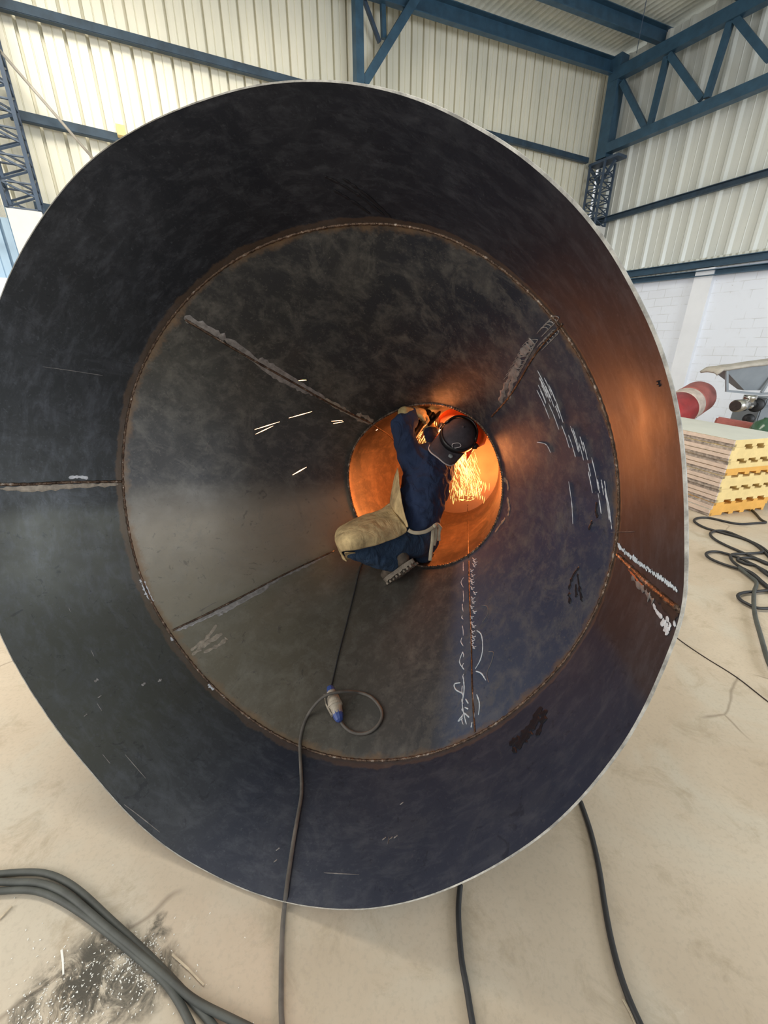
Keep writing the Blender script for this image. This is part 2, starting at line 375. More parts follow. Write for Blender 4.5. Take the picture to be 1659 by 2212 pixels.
# roof sheet: fine corrugation running along the purlin-normal direction
vs, fs = [], []
s = -.3; i = 0
while s < 12.5:
    h = .028 if i % 2 else -.028
    for k in range(2):
        for t_ in (.0, 17.0):
            vs.append(K + DL * s + DR * (t_ - .2) + Vector((0, 0, 7.34 - .082 * s + h + k * .004)))
    i += 1; s += .07
for j in range(i - 1):
    a = j * 4; fs += [(a, a + 1, a + 5, a + 4), (a + 2, a + 6, a + 7, a + 3)]
tag(pyobj('ceiling', vs, fs, M['roof']), kind='structure')
def onroof(x, y, dz=0):
    n = Vector((0, 0, 1)) + DL * .082; p = K + Vector((0, 0, 7.26 + dz)); return onplane(x, y, p, n)

# beams -------------------------------------------------------------
def beam(name, a, b, w_, h_, label, cat='beam', chan=True, m='blue', up=Vector((0, 0, 1)), group=None):
    if name == 'wall_girt': m = 'slate'
    bm = bmesh.new(); (channel if chan else bar)(bm, a, b, w_, h_, up); bmesh.ops.recalc_face_normals(bm, faces=bm.faces[:])
    return tag(obj(name, bm, M[m]), label, cat, group)
a, b = onL(895, 8, .2), onL(1329, 150, .2); a2 = a + (a - b) * 1.1
beam('eave_beam', a2, b, .10, .24, 'blue steel beam along the top of the cream wall under the roof edge')
a, b = onroof(1225, 2, -.12), onroof(1440, 86, -.12); d = (b - a)
beam('roof_purlin', a - d * 2.6, b + d * .05, .1, .24, 'blue roof purlin crossing the roof sheet towards the right truss')
a, b = onroof(1560, -40, -.12), onroof(1605, -22, -.12)
beam('roof_purlin', a - d * 2.0, a + d * .3, .1, .24, 'short blue purlin end at the top right above the truss')
def girt(pa, pb, off, ext0, ext1, L, h_=.15):
    fn = onL if L else onR; a, b = fn(*pa, off), fn(*pb, off); d = (b - a)
    return a - d * ext0, b + d * ext1
a, b = girt((0, 5), (1259, 343), .10, .05, .02, True); beam('wall_girt', a, b, -.07, .085, 'upper blue girt crossing the cream wall behind the duct top')
a, b = girt((23, 244), (249, 296), .10, .02, 9.3, True); beam('wall_girt', a, b, -.07, .085, 'lower blue girt on the cream wall starting at the left lattice column')
a, b = girt((75, 446), (108, 452), .10, .02, 12, True); beam('wall_girt', a, b, -.07, .10, 'short pale girt at the foot of the cream sheets by the left lattice column')
a, b = girt((1286, 482), (1659, 374), .10, .03, 2.5, False); beam('wall_girt', a, b, .07, .10, 'blue girt across the middle of the right corrugated wall')

t = empty('roof_truss', K + DL * .3 + DR * .2, 'deep blue box truss along the right wall below the roof', 'truss')
def truss_part(name, pa, pb, w_, h_, off=.35, ext=(0, 0)):
    a, b = onR(*pa, off), onR(*pb, off); d = b - a; a, b = a - d * ext[0], b + d * ext[1]
    bm = bmesh.new(); bar(bm, a, b, w_, h_, DL if 'web' in name else Vector((0, 0, 1))); return obj(name, bm, M['blue'], t)
truss_part('top_chord', (1326, 166), (1638, 0), .16, .20, ext=(0, 2.5))
truss_part('bottom_chord', (1313, 322), (1659, 175), .16, .17, ext=(0, 2.5))
for pa, pb in (((1345, 178), (1396, 280)), ((1441, 122), (1404, 272)), ((1447, 118), (1516, 214)), ((1578, 48), (1527, 212)), ((1590, 40), (1662, 128))):
    truss_part('web_member', pa, pb, .10, .085)
# corner column
cc = empty('corner_column', K + DR * .3 + DL * .3, 'blue steel column in the hall corner above a lattice post', 'column')
c0 = K + DR * .32 + DL * .30
bm = bmesh.new(); bar(bm, c0 + Vector((0, 0, 5.42)), c0 + Vector((0, 0, 7.1)), .24, .24, DL); obj('shaft', bm, M['blue'], cc)
bm = bmesh.new(); bar(bm, c0 + Vector((0, 0, 5.36)) - DR * .25, c0 + Vector((0, 0, 5.36)) + DR * .45, .3, .05); obj('cap_plate', bm, M['lattice'], cc)
for sgn in (-1, 1):
    bm = bmesh.new(); bar(bm, c0 + Vector((0, 0, 5.0)) + DR * .02 * sgn, c0 + Vector((0, 0, 5.34)) + DR * .3 * sgn, .05, .05); obj('knee_brace', bm, M['lattice'], cc)
def lattice(cx_, d1, d2, w_, z0, z1, parent, r=.014, step=.24):
    cs = [cx_ + d1 * (w_ / 2 * i) + d2 * (w_ / 2 * j) for i, j in ((-1, -1), (1, -1), (1, 1), (-1, 1))]
    for c in cs:
        bm = bmesh.new(); bar(bm, c + Vector((0, 0, z0)), c + Vector((0, 0, z1)), r * 2.6, r * 2.6, d1); obj('chord', bm, M['lattice'], parent)
    for k in range(4):
        a, b = cs[k], cs[(k + 1) % 4]; bm = bmesh.new(); z = z0; i = 0
        while z < z1 - step * .5:
            p, q = (a, b) if i % 2 == 0 else (b, a)
            bar(bm, p + Vector((0, 0, z)), q + Vector((0, 0, z + step * .5)), r * 1.3, r * 1.3, Vector((.3, .2, .1)))
            if i % 2 == 0: bar(bm, p + Vector((0, 0, z)), q + Vector((0, 0, z)), r * 1.1, r * 1.1, Vector((.3, .2, .1)))
            z += step * .5; i += 1
        obj('lacing', bm, M['lattice'], parent)
lattice(c0, DR, DL, .36, 4.15, 5.33, cc)
bm = bmesh.new(); bar(bm, c0, c0 + Vector((0, 0, 4.15)), .40, .40, DL); tag(obj('trim_5', bm, M['plaster']), kind='structure')
# left lattice column and pier
cl = onL(22, 250, .25); cl.z = 0; cl = cl + DL * .10
lc = empty('lattice_column', cl, 'dark lattice column of laced bars at the far left above a white pier', 'column')
lattice(cl, DL, DR, .32, 3.14, 7.0, lc, .015, .26)
bm = bmesh.new(); bar(bm, cl, cl + Vector((0, 0, 3.13)), .34, .34, DL); tag(obj('trim_6', bm, M['plaster']), kind='structure')
# the bay beyond the left column: pale blue sheeting above white brick
o = corrugated('wall_left_bay', K - DR * .05 + DL * 11.1, DL, DR, 4.5, 2.35, lambda s: 3.25, .2, profL, M['bluesheet']); tag(o, kind='structure')
o = corrugated('wall_left_bay_top', K - DR * .05 + DL * 11.1, DL, DR, 4.5, 3.25, lambda s: 6.6, .24, profL, M['corrL']); tag(o, kind='structure')
a, b = onL(-60, 452, .22), onL(22, 462, .22)
beam('door_rail', K + DL * 11.4 + DR * .15 + Vector((0, 0, 2.80)), K + DL * 15 + DR * .15 + Vector((0, 0, 2.80)), .05, .10, 'dark rail on the wall left of the white pier', 'rail', False, 'lattice')
# post, brace and thin members above the duct
t2 = empty('wall_frame', onL(776, 100, .3), 'blue post with diagonal brace rising above the top of the duct', 'frame')
def wpart(name, pa, pb, w_, h_, off=.3, ext=0.0, m='blue'):
    a, b = onL(*pa, off), onL(*pb, off); d = b - a; bm = bmesh.new(); bar(bm, a - d * ext, b, w_, h_, DR); return obj(name, bm, M[m], t2)
a = onL(775, 182, .3); bm = bmesh.new(); bar(bm, Vector((a.x, a.y, 0)), Vector((a.x, a.y, 6.75)), .13, .13, DR); obj('post', bm, M['blue'], t2)
wpart('diagonal_brace', (898, -4), (785, 182), .12, .10)
wpart('strut', (826, -10), (829, 84), .07, .06, .2)
wpart('inner_strut', (783, -10), (820, 92), .05, .05, .15, m='lattice')
# rods
def rod(name, a, b, r, m, label, cat): return tag(tube_obj(name, [a, a.lerp(b, .5), b], r, m, sides=6), label, cat)
rod('tie_rod', onL(-30, 75, .25), onL(212, 355, .25), .016, M['tarp'], 'thin pale tie rod slanting across the cream wall at the left', 'rod')
a = onroof(1392, -10, -.1); bm = bmesh.new()
rod('hanging_wire', onroof(1400, -20, 0), onR(1375, 115, 1.0), .006, M['lattice'], 'thin wire hanging from the roof beside the right truss', 'wire')
bm = bmesh.new(); c = onL(262, 285, .16); bar(bm, c - Vector((0, 0, .05)), c + Vector((0, 0, .06)), .10, .10, DL)
tag(obj('wall_bracket', bm, M['foam']), 'small yellowish bracket on the lower girt at the duct edge', 'bracket')

# ------------------------------------------------------------ the steel duct
NC = (math.sin(math.radians(16)) * math.cos(math.radians(4)), math.sin(math.radians(4)), math.cos(math.radians(16)) * math.cos(math.radians(4)))
NW = cam_vec(*NC).normalized()
UW = cam_vec(0, 1, 0).cross(NW).normalized(); VW = NW.cross(UW).normalized()
if UW.dot(Vector((1, 0, 0))) < 0: UW = -UW
if VW.z < 0: VW = -VW
def on_ring_plane(x, y, k):
    r = ray(x, y); return EYE + r * (k / r.dot(NW))
R0 = [(-58, 1040), (-52, 900), (-30, 760), (0, 650), (36, 566), (80, 490), (136, 412), (200, 345), (310, 273), (430, 222), (540, 190), (640, 178), (760, 183), (900, 217), (1030, 280), (1105, 325), (1170, 378), (1228, 432), (1280, 492), (1328, 562), (1370, 640), (1410, 722), (1437, 800), (1455, 870), (1465, 930), (1472, 1000), (1476, 1080), (1477, 1180), (1477, 1260), (1474, 1318), (1466, 1345), (1440, 1410), (1400, 1505), (1355, 1590), (1300, 1665), (1240, 1736), (1170, 1800), (1090, 1855), (1000, 1903), (890, 1944), (770, 1963), (680, 1958), (600, 1943), (525, 1918), (450, 1882), (370, 1835), (300, 1778), (200, 1668), (100, 1540), (50, 1462), (0, 1365), (-30, 1270), (-50, 1160)]
R1 = [(265, 1030), (272, 920), (290, 830), (335, 740), (400, 650), (480, 580), (580, 525), (700, 493), (820, 483), (930, 497), (1040, 550), (1150, 640), (1230, 730), (1290, 850), (1325, 950), (1335, 1080), (1330, 1190), (1300, 1290), (1240, 1400), (1150, 1500), (1060, 1570), (960, 1620), (830, 1643), (700, 1632), (600, 1590), (500, 1520), (430, 1450), (370, 1370), (310, 1265), (280, 1150)]
R2 = [(752, 1010), (755, 1060), (770, 1115), (800, 1163), (855, 1205), (930, 1225), (1000, 1207), (1050, 1165), (1080, 1105), (1087, 1050), (1075, 985), (1045, 925), (1000, 890), (950, 873), (900, 874), (850, 890), (808, 915), (770, 955)]
R3 = [(985 + 92 * math.cos(a * math.pi / 8), 1012 + 96 * math.sin(a * math.pi / 8)) for a in range(16)]
K0, K1, K2, K3 = 1.018, 1.475, 2.42, 3.55
NA = 256
def ring(pts, k, smooth):
    W = [on_ring_plane(x, y, k) for x, y in pts]
    c = sum(W, Vector()) / len(W)
    us = [(p - c).dot(UW) for p in W]; vs_ = [(p - c).dot(VW) for p in W]
    cu = (max(us) + min(us)) / 2; cv = (max(vs_) + min(vs_)) / 2; c = c + UW * cu + VW * cv
    pol = sorted([(math.atan2(v - cv, u - cu) % (2 * math.pi), math.hypot(u - cu, v - cv)) for u, v in zip(us, vs_)])
    A = [a for a, _ in pol]; R = [r for _, r in pol]; n = len(A)
    out = []
    for i in range(NA):
        th = 2 * math.pi * i / NA
        j = 0
        while j < n and A[j] <= th: j += 1
        a0, a1 = A[(j - 1) % n], A[j % n]; r0_, r1_ = R[(j - 1) % n], R[j % n]
        a0_ = a0 - 2 * math.pi if j == 0 else a0; a1_ = a1 + 2 * math.pi if j == n else a1
        f = (th - a0_) / (a1_ - a0_); rm, rp = R[(j - 2) % n], R[(j + 1) % n]
        # catmull-rom on the radius
        v = .5 * (2 * r0_ + (r1_ - rm) * f + (2 * rm - 5 * r0_ + 4 * r1_ - rp) * f * f + (3 * r0_ - rm - 3 * r1_ + rp) * f ** 3)
        out.append(v)
    for _ in range(smooth):
        out = [(out[i - 1] + 2 * out[i] + out[(i + 1) % NA]) / 4 for i in range(NA)]
    return c, out
RG = [ring(R0, K0, 6), ring(R1, K1, 60), ring(R2, K2, 60), ring(R3, K3, 30)]
def rp(ri, i, extra=0.0, back=0.0):
    c, R = RG[ri]; th = 2 * math.pi * i / NA
    return c + (UW * math.cos(th) + VW * math.sin(th)) * (R[i % NA] + extra) + NW * back
duct = empty('steel_duct', Vector((rp(0, 192).x, rp(0, 192).y, 0)), 'huge dark steel conical duct lying on the hall floor, open mouth facing the camera', 'duct')
TH = .0035
inner_polys = []
def section(name, r0, r1, nv, m, label):
    vs, fs, uvs = [], [], []
    for s_ in range(2):
        for j in range(nv + 1):
            v = j / nv
            for i in range(NA):
                p = rp(r0, i, TH * s_).lerp(rp(r1, i, TH * s_), v)
                vs.append(p)
    off = (nv + 1) * NA
    for j in range(nv):
        for i in range(NA):
            i2 = (i + 1) % NA; a, b, c_, d = j * NA + i, j * NA + i2, (j + 1) * NA + i2, (j + 1) * NA + i
            fs.append((a, b, c_, d)); uvs.append(((i / NA, j / nv), ((i + 1) / NA, j / nv), ((i + 1) / NA, (j + 1) / nv), (i / NA, (j + 1) / nv)))
            fs.append((a + off, d + off, c_ + off, b + off)); uvs.append(((0, .5),) * 4)
    for e_ in (0, nv):
        base_ = len(vs); vs += [vs[e_ * NA + i] for i in range(NA)] + [vs[e_ * NA + off + i] for i in range(NA)]
        for i in range(NA):
            i2 = (i + 1) % NA; fs.append((base_ + i, base_ + NA + i, base_ + NA + i2, base_ + i2)); uvs.append(((0, .5),) * 4)
    o = pyobj(name, vs, fs, m, duct, True); uv = o.data.uv_layers.new(name='UVMap')
    k = 0
    for p, q in zip(o.data.polygons, uvs):
        for li, c in zip(p.loop_indices, q): uv.data[li].uv = c
    o.data.materials.append(M['outer'])
    for idx, p in enumerate(o.data.polygons):
        p.material_index = 1 if (idx < nv * NA * 2 and idx % 2 == 1) else 0
        if idx >= nv * NA * 2: p.use_smooth = False
    for f in fs[:nv * NA * 2:2]: inner_polys.append([vs[i] for i in f])
    if label: o['label'] = label
    return o
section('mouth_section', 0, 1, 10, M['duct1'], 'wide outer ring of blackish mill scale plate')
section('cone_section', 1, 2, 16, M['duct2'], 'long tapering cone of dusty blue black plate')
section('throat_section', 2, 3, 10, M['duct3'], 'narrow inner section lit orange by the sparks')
# assumed end plate, added to shut light out of the throat
bm = bmesh.new(); vv = [bm.verts.new(rp(3, i, TH)) for i in range(NA)]; bm.faces.new(vv)
r_ = bmesh.ops.extrude_face_region(bm, geom=bm.faces[:]); bmesh.ops.translate(bm, vec=NW * .012, verts=[v for v in r_['geom'] if isinstance(v, bmesh.types.BMVert)])
obj('added_end_plate', bm, M['duct3'], duct); inner_polys.append([rp(3, i) for i in range(NA)])
# bright cut edge of the mouth
vs, fs = [], []
for i in range(NA):
    wd = TH + .0050 * max(0, math.cos(2 * math.pi * (i / NA - .04))) + .0008 * noise.noise(Vector((i * .8, 0, 0)))
    vs += [rp(0, i, -.0005, -.0012), rp(0, i, wd - .003, -.0035), rp(0, i, wd, .0), rp(0, i, wd, .02), rp(0, i, TH * .5, .0)]
for i in range(NA):
    a, b = i * 5, ((i + 1) % NA) * 5
    for k in range(5): fs.append((a + k, b + k, b + (k + 1) % 5, a + (k + 1) % 5))
o = pyobj('mouth_edge', vs, fs, M['rim'], duct); o['label'] = 'bright bare cut edge around the mouth'

# ray caster on duct + floor
allv, allf = [], []
for p in inner_polys:
    allf.append(list(range(len(allv), len(allv) + len(p)))); allv += p
BV = BVHTree.FromPolygons(allv, allf)
def hit(x, y, off=0.0):
    r = ray(x, y).normalized(); loc, n, _, _ = BV.ray_cast(EYE, r)
    if loc is None: return fl(x, y) + Vector((0, 0, off)), Vector((0, 0, 1))
    if n.dot(r) > 0: n = -n
    return loc + n * off, n
def ribbon(bm, pts, width, n=6, jit=.35, th=.0012, step=None):
    """a thin irregular strip lying on the duct surface along pixel-projected points"""
    ps = cr([Vector((x, y, 0)) for x, y in pts], n); loc = [hit(p.x, p.y, th) for p in ps]
    L = [q[0] for q in loc]; rad = [width / 2 * (1 + jit * (noise.noise(Vector((i * .9, width * 300, pts[0][0]))) * 2)) for i in range(len(L))]
    rad[0] *= .4; rad[-1] *= .4
    add_tube(bm, L, [max(.0004, r) for r in rad], 6, flat=min(1, th / (width / 2)), nrm=[q[1] for q in loc])
def marks(name, lines, width, m, n=6, jit=.35, label=None):
    groups = [[l] for l in lines] if len(lines) <= 14 else [lines]
    for gl in groups:
        bm = bmesh.new()
        for l in gl: ribbon(bm, l, width, n, jit)
        bmesh.ops.recalc_face_normals(bm, faces=bm.faces[:]); o = obj(name, bm, M[m], duct)
        if label: o['label'] = label
        if len(gl) > 1: o['kind'] = 'stuff'
    return o
# welds
def girth(name, ri, r, label, a0=0):
    pts = []; rad = []
    for i in range(NA * 3):
        q = i / 3; i0 = int(q); f = q - i0
        p = rp(ri, i0, -r * .15).lerp(rp(ri, (i0 + 1) % NA, -r * .15), f); pts.append(p)
        rad.append(r * (1 + .35 * noise.noise(Vector((i * .55, 1, ri))) + .2 * math.sin(i * 1.7)))
    o = tube_obj(name, pts, rad, M['weld'], duct, 8, closed=True); o['label'] = label
girth('girth_weld', 1, .0052, 'rippled weld bead joining the mouth ring to the cone')
girth('girth_weld', 2, .0080, 'brownish weld bead around the throat opening')
def seam(pts, r, n=14, label=None, m='weld'):
    ps = cr([Vector((x, y, 0)) for x, y in pts], n); L = [hit(p.x, p.y, r * .1)[0] for p in ps]
    o = tube_obj('seam_weld', L, [r * (1 + .4 * noise.noise(Vector((i * .6, 4, pts[0][0])))) for i in range(len(L))], M[m], duct, 8)
    if label: o['label'] = label
seam([(-20, 1046), (60, 1046), (140, 1042), (200, 1041), (262, 1040)], .0065, label='rusty brown seam across the left of the mouth ring')
seam([(1336, 1200), (1370, 1232), (1420, 1278), (1474, 1322)], .008, label='raised seam on the right of the mouth ring')
seam([(400, 690), (480, 738), (560, 785), (640, 830), (720, 875), (806, 916)], .006)
seam([(372, 1362), (450, 1325), (530, 1285), (620, 1238), (722, 1190)], .005)
seam([(1026, 1582), (1020, 1480), (1018, 1380), (1014, 1280), (1013, 1212)], .004, label='thin seam at the lower right of the cone between chalk marks')
seam([(1215, 700), (1160, 760), (1105, 850), (1062, 900)], .004)
seam([(1012, 1205), (1011, 1150), (1010, 1090)], .004); seam([(806, 918), (840, 940), (858, 960)], .004)
# rust haze bands and ground strips along seams
marks('rust_band', [[(0, 1056), (80, 1055), (160, 1050), (255, 1046)]], .022, 'groundwarm', 8, .6, 'tan rust stain beside the left seam')
marks('bare_patch', [[(148, 1032), (170, 1030), (190, 1033)]], .012, 'chalk')
marks('ground_strip', [[(398, 685), (440, 705), (480, 728), (530, 760)], [(505, 742), (560, 785), (600, 815), (650, 838)], [(560, 775), (600, 800), (660, 838), (696, 858)], [(640, 838), (680, 850), (700, 862)]], .030, 'ground', 7, .5, 'grey ground strip along the upper left seam')
marks('ground_strip', [[(700, 862), (740, 884), (775, 905), (800, 914)], [(770, 895), (790, 900), (805, 912)]], .022, 'groundwarm', 7, .7)
marks('ground_strip', [[(380, 1362), (420, 1345), (470, 1322), (520, 1296)], [(520, 1296), (570, 1268), (610, 1245)], [(470, 1330), (500, 1312), (580, 1268)], [(610, 1245), (660, 1222), (718, 1192)]], .017, 'ground', 7, .6, 'grey ground strip along the lower left seam')
marks('chalk_patch', [[(415, 1415), (440, 1395), (470, 1370)], [(412, 1405), (445, 1380), (468, 1350)], [(440, 1410), (475, 1392), (490, 1378)], [(430, 1400), (455, 1385), (480, 1368)]], .016, 'groundwarm', 7, .7, 'pale scraped patch below the lower left seam')
marks('chalk_patch', [[(1080, 870), (1090, 840), (1105, 810), (1125, 775)], [(1100, 860), (1105, 830), (1120, 800)], [(1120, 770), (1140, 750), (1150, 735)]], .022, 'ground', 7, .7)
scr = []
for k in range(9):
    x0 = 1100 + k * 5; y0 = 822 - k * 9; scr.append([(x0 - 12, y0 - 2), (x0 + 2, y0 - 14), (x0 + 22, y0 - 16), (x0 + 8, y0 + 2)])
for k in range(10):
    x0 = 1160 + (k % 5) * 6; y0 = 745 - k * 6; scr.append([(x0, y0 + 6), (x0 + 12, y0 - 8), (x0 + 24, y0 - 4), (x0 + 10, y0 + 12)])
marks('chalk_scribble', scr, .0035, 'ground', 6, .5, 'grey scribbles beside the upper right seam')
ln = []
random.seed(11)
for k in range(34):
    f = random.random(); x = 1140 + 165 * f ** .8 + random.uniform(-10, 10); y = 800 + 270 * f + random.uniform(-20, 20); L_ = random.uniform(25, 75)
    dx = .52 - .38 * f; ln.append([(x, y), (x + dx * L_ * .5, y + L_ * .5), (x + dx * L_ * .9, y + L_)])
ln += [[(1160, 955), (1180, 960), (1190, 978)], [(1229, 1040), (1236, 1090), (1238, 1132)]]
marks('chalk_streaks', ln, .0034, 'chalk', 5, .5, 'long pale streaks on the right of the cone')
vl = []
random.seed(5)
y = 1215
while y < 1570:
    h_ = random.uniform(8, 26); vl.append([(1000 + random.uniform(-2, 2), y), (999 + random.uniform(-3, 3), y + h_ * .5), (1001, y + h_)]); y += h_ + random.uniform(2, 14)
y = 1205
while y < 1400:
    x = 1022 + random.uniform(-3, 5); vl.append([(x - 4, y), (x, y + 4), (x + 5, y + 2)]); vl.append([(x - 3, y + 5), (x + 2, y + 8)]); y += random.uniform(6, 12)
vl += [[(1013, 1215), (1015, 1300), (1017, 1380), (1019, 1450), (1023, 1520), (1026, 1580)]]
marks('chalk_line', vl, .0042, 'chalk', 5, .4, 'broken white chalk lines along the lower right seam')
marks('chalk_line', [[(1030, 1362), (1040, 1372), (1043, 1400), (1038, 1425), (1027, 1445)], [(1028, 1450), (1040, 1455), (1050, 1470)], [(995, 1475), (982, 1478), (985, 1490), (1000, 1498)], [(1001, 1462), (1003, 1490), (999, 1520), (1003, 1545), (1008, 1565)], [(1000, 1545), (990, 1558), (1000, 1552)], [(1006, 1510), (1012, 1520)], [(1004, 1528), (1012, 1532)], [(1003, 1540), (1014, 1550)], [(1030, 1500), (1036, 1520), (1034, 1545)], [(1000, 1408), (993, 1430), (1003, 1447)], [(1020, 1560), (1018, 1572)]], .0055, 'chalkblue', 6, .3, 'looping pale blue chalk marks near the lower right seam')
marks('chalk_line', [[(1040, 1308), (1052, 1310), (1054, 1325), (1042, 1345)], [(1055, 1408), (1066, 1410), (1062, 1430), (1052, 1455), (1056, 1475)]], .003, 'ground', 6, .3)
# right hand seam chalk, rust and dark grind zone
bm = bmesh.new()
for k in range(26):
    f = k / 25; x = 1337 + 120 * f ** 1.05; y = 1182 + 88 * f ** .98; jx, jy = random.uniform(-3, 3), random.uniform(-4, 3); ribbon(bm, [(x + jx, y - 5 + jy), (x + 3, y + 1), (x + 6 + jx * .5, y + 7 + jy * .6)], random.uniform(.004, .008), 4, .9)
o = obj('chalk_hatch', bm, M['chalkblue'], duct); o['kind'] = 'stuff'; o['label'] = 'row of short white chalk hatches above the right seam'
marks('ground_strip', [[(1360, 1225), (1390, 1252), (1425, 1290), (1466, 1330)], [(1372, 1245), (1400, 1272), (1430, 1300), (1460, 1338)]], .020, 'scale', 7, .4, 'dark brown ground band below the right seam')
marks('rust_patch', [[(1358, 1228), (1368, 1240), (1376, 1248)], [(1372, 1245), (1382, 1258), (1390, 1264)], [(1424, 1280), (1430, 1285), (1436, 1290)]], .008, 'rust', 6, .5, 'orange rust flakes under the right seam')
marks('chalk_patch', [[(1412, 1305), (1420, 1322), (1432, 1335)], [(1432, 1338), (1440, 1350), (1442, 1372)], [(1428, 1345), (1438, 1352), (1436, 1365)], [(1440, 1332), (1448, 1350), (1444, 1362)], [(1456, 1350), (1460, 1346)]], .011, 'chalk', 6, .6, 'grey white daub at the right edge of the mouth')
marks('chalk_patch', [[(1366, 1245), (1380, 1262), (1400, 1278)], [(1395, 1280), (1405, 1290), (1412, 1300)]], .018, 'ground', 6, .6)
# spatter on the left girth weld
marks('weld_spatter', [[(302, 1252), (312, 1262), (322, 1285), (330, 1300)], [(308, 1262), (318, 1285), (326, 1296)], [(370, 1376), (374, 1384)], [(450, 1478), (462, 1490)]], .013, 'chalk', 8, .9, 'bright ground spots on the left girth weld')
marks('dark_smear', [[(1252, 1225), (1238, 1245), (1230, 1275), (1232, 1305)], [(1248, 1240), (1252, 1270), (1258, 1300)], [(1244, 1262), (1246, 1290)]], .012, 'smear', 7, .8)
marks('dark_smear', [[(1170, 1528), (1150, 1560), (1128, 1600), (1108, 1625)], [(1165, 1540), (1150, 1575), (1135, 1605)], [(1175, 1535), (1172, 1560), (1160, 1590)], [(1140, 1570), (1120, 1595), (1100, 1608)]], .022, 'smear', 7, .8)
marks('dark_smear', [[(1422, 822), (1423, 828), (1424, 835)], [(1290, 1085), (1288, 1105), (1292, 1118)], [(1280, 1125), (1272, 1145)]], .012, 'smear', 5, .5)
marks('dark_smear', [[(700, 380), (740, 400), (780, 425), (830, 465)], [(740, 385), (790, 420), (845, 470)], [(720, 410), (770, 440), (800, 462)]], .010, 'smear', 7, .8)
# small scratches and daubs spread on plates
sc_l = [[(92, 792), (150, 800), (222, 811)], [(148, 1312), (152, 1322)], [(196, 1404), (203, 1418)], [(210, 1520), (220, 1536)], [(222, 1630), (238, 1650)], [(270, 1630), (315, 1682)], [(268, 1738), (300, 1762), (345, 1798)], [(445, 972), (450, 955), (457, 945)], [(840, 1808), (838, 1824)], [(700, 1886), (776, 1890)], [(430, 1322), (455, 1306), (470, 1300)], [(1320, 1150), (1372, 1148)]]
marks('scratch', sc_l, .0022, 'ground', 4, .4)
dots = [(208, 1470), (185, 1545), (345, 1470), (310, 1478), (215, 1505), (600, 1835), (595, 1860), (868, 1736), (830, 1812), (845, 1811), (855, 1808)]
for x, y in dots:
    bm = bmesh.new(); ribbon(bm, [(x - 4, y + 3), (x, y), (x + 4, y - 3)], .008 if y < 1500 else .004, 4, .6); obj('paint_daub', bm, M['ground'], duct)
# scrawled throat marks
marks('ground_strip', [[(1088, 1035), (1096, 1042), (1098, 1060)], [(1096, 1075), (1100, 1095), (1098, 1115)], [(1092, 1120), (1080, 1135), (1070, 1150)]], .022, 'groundwarm', 6, .5)

# ------------------------------------------------------------ cables
def cable(name, pts, r, m, label, cat='cable', group=None, n=8, lift=None, parent=None):
    L = []
    ps = cr([Vector((x, y, 0)) for x, y in pts], n)
    for i, p in enumerate(ps): L.append(hit(p.x, p.y, r + .001)[0])
    for _ in range(4): L = [L[0]] + [(L[i - 1] + L[i] * 2 + L[i + 1]) / 4 for i in range(1, len(L) - 1)] + [L[-1]]
    if lift:
        for i in range(len(L)):
            f = i / (len(L) - 1); L[i] += (EYE - L[i]).normalized() * lift(f)
    if parent: return tube_obj(name, L, r, M[m], parent)
    return tag(tube_obj(name, L, r, M[m]), label, cat, group)
# extension cord with its loop, over the mouth edge to the connector
cable('extension_cord', [(640, 2450), (611, 2230), (608, 2140), (609, 2050), (612, 1990), (618, 1940), (626, 1880), (636, 1812), (645, 1760), (652, 1715), (650, 1660), (648, 1610), (655, 1570), (672, 1535), (700, 1506), (730, 1497), (765, 1496), (800, 1506), (822, 1530), (826, 1552), (812, 1575), (788, 1587), (762, 1584), (745, 1572), (738, 1562)],
      .0068, 'dustcable', 'thick dusty cord running over the mouth edge and looping to the connector', 'cable',
      lift=lambda f: .078 * max(0, 1 - (abs(f - .602) / .075) ** 2))
# connector
A_, nA = hit(713, 1489, .030); B_, nB = hit(737, 1566, .030); nn = (nA + nB).normalized()
pc = empty('power_connector', A_.lerp(B_, .5), 'blue and white industrial plug connector lying in the duct by the cable loop', 'plug')
cable('cord', [(714, 1490), (720, 1465), (733, 1408), (748, 1350), (764, 1285), (776, 1235), (786, 1212), (800, 1200)], .0035, 'cable', '', parent=pc)
def seg(name, f0, f1, prof, m, sides=24):
    bm = bmesh.new(); lathe(bm, A_.lerp(B_, f0), A_.lerp(B_, f1), prof, sides); return obj(name, bm, M[m], pc, False)
seg('rear_cap', .0, .16, [(0, .006), (.1, .015), (1, .021)], 'blueplug', 10)
seg('socket_body', .15, .58, [(0, .020), (.35, .021), (.4, .027), (.8, .031), (.86, .033), (1, .033)], 'whiteplug')
seg('plug_collar', .56, .80, [(0, .030), (.1, .031), (.3, .027), (1, .023)], 'whiteplug')
seg('front_cap', .74, 1.0, [(0, .0245), (.45, .0225), (.85, .016), (1, .007)], 'blueplug', 10)
side = (B_ - A_).normalized().cross(nn).normalized()
if side.x > 0: side = -side
bm = bmesh.new(); q0, q1 = A_.lerp(B_, .18) + side * .030, A_.lerp(B_, .78) + side * .030
bar(bm, q0 + side * .004, A_.lerp(B_, .45) + side * .038, .014, .004, side); bar(bm, A_.lerp(B_, .45) + side * .038, q1 - side * .004, .024, .005, side); obj('flap', bm, M['whiteplug'], pc)
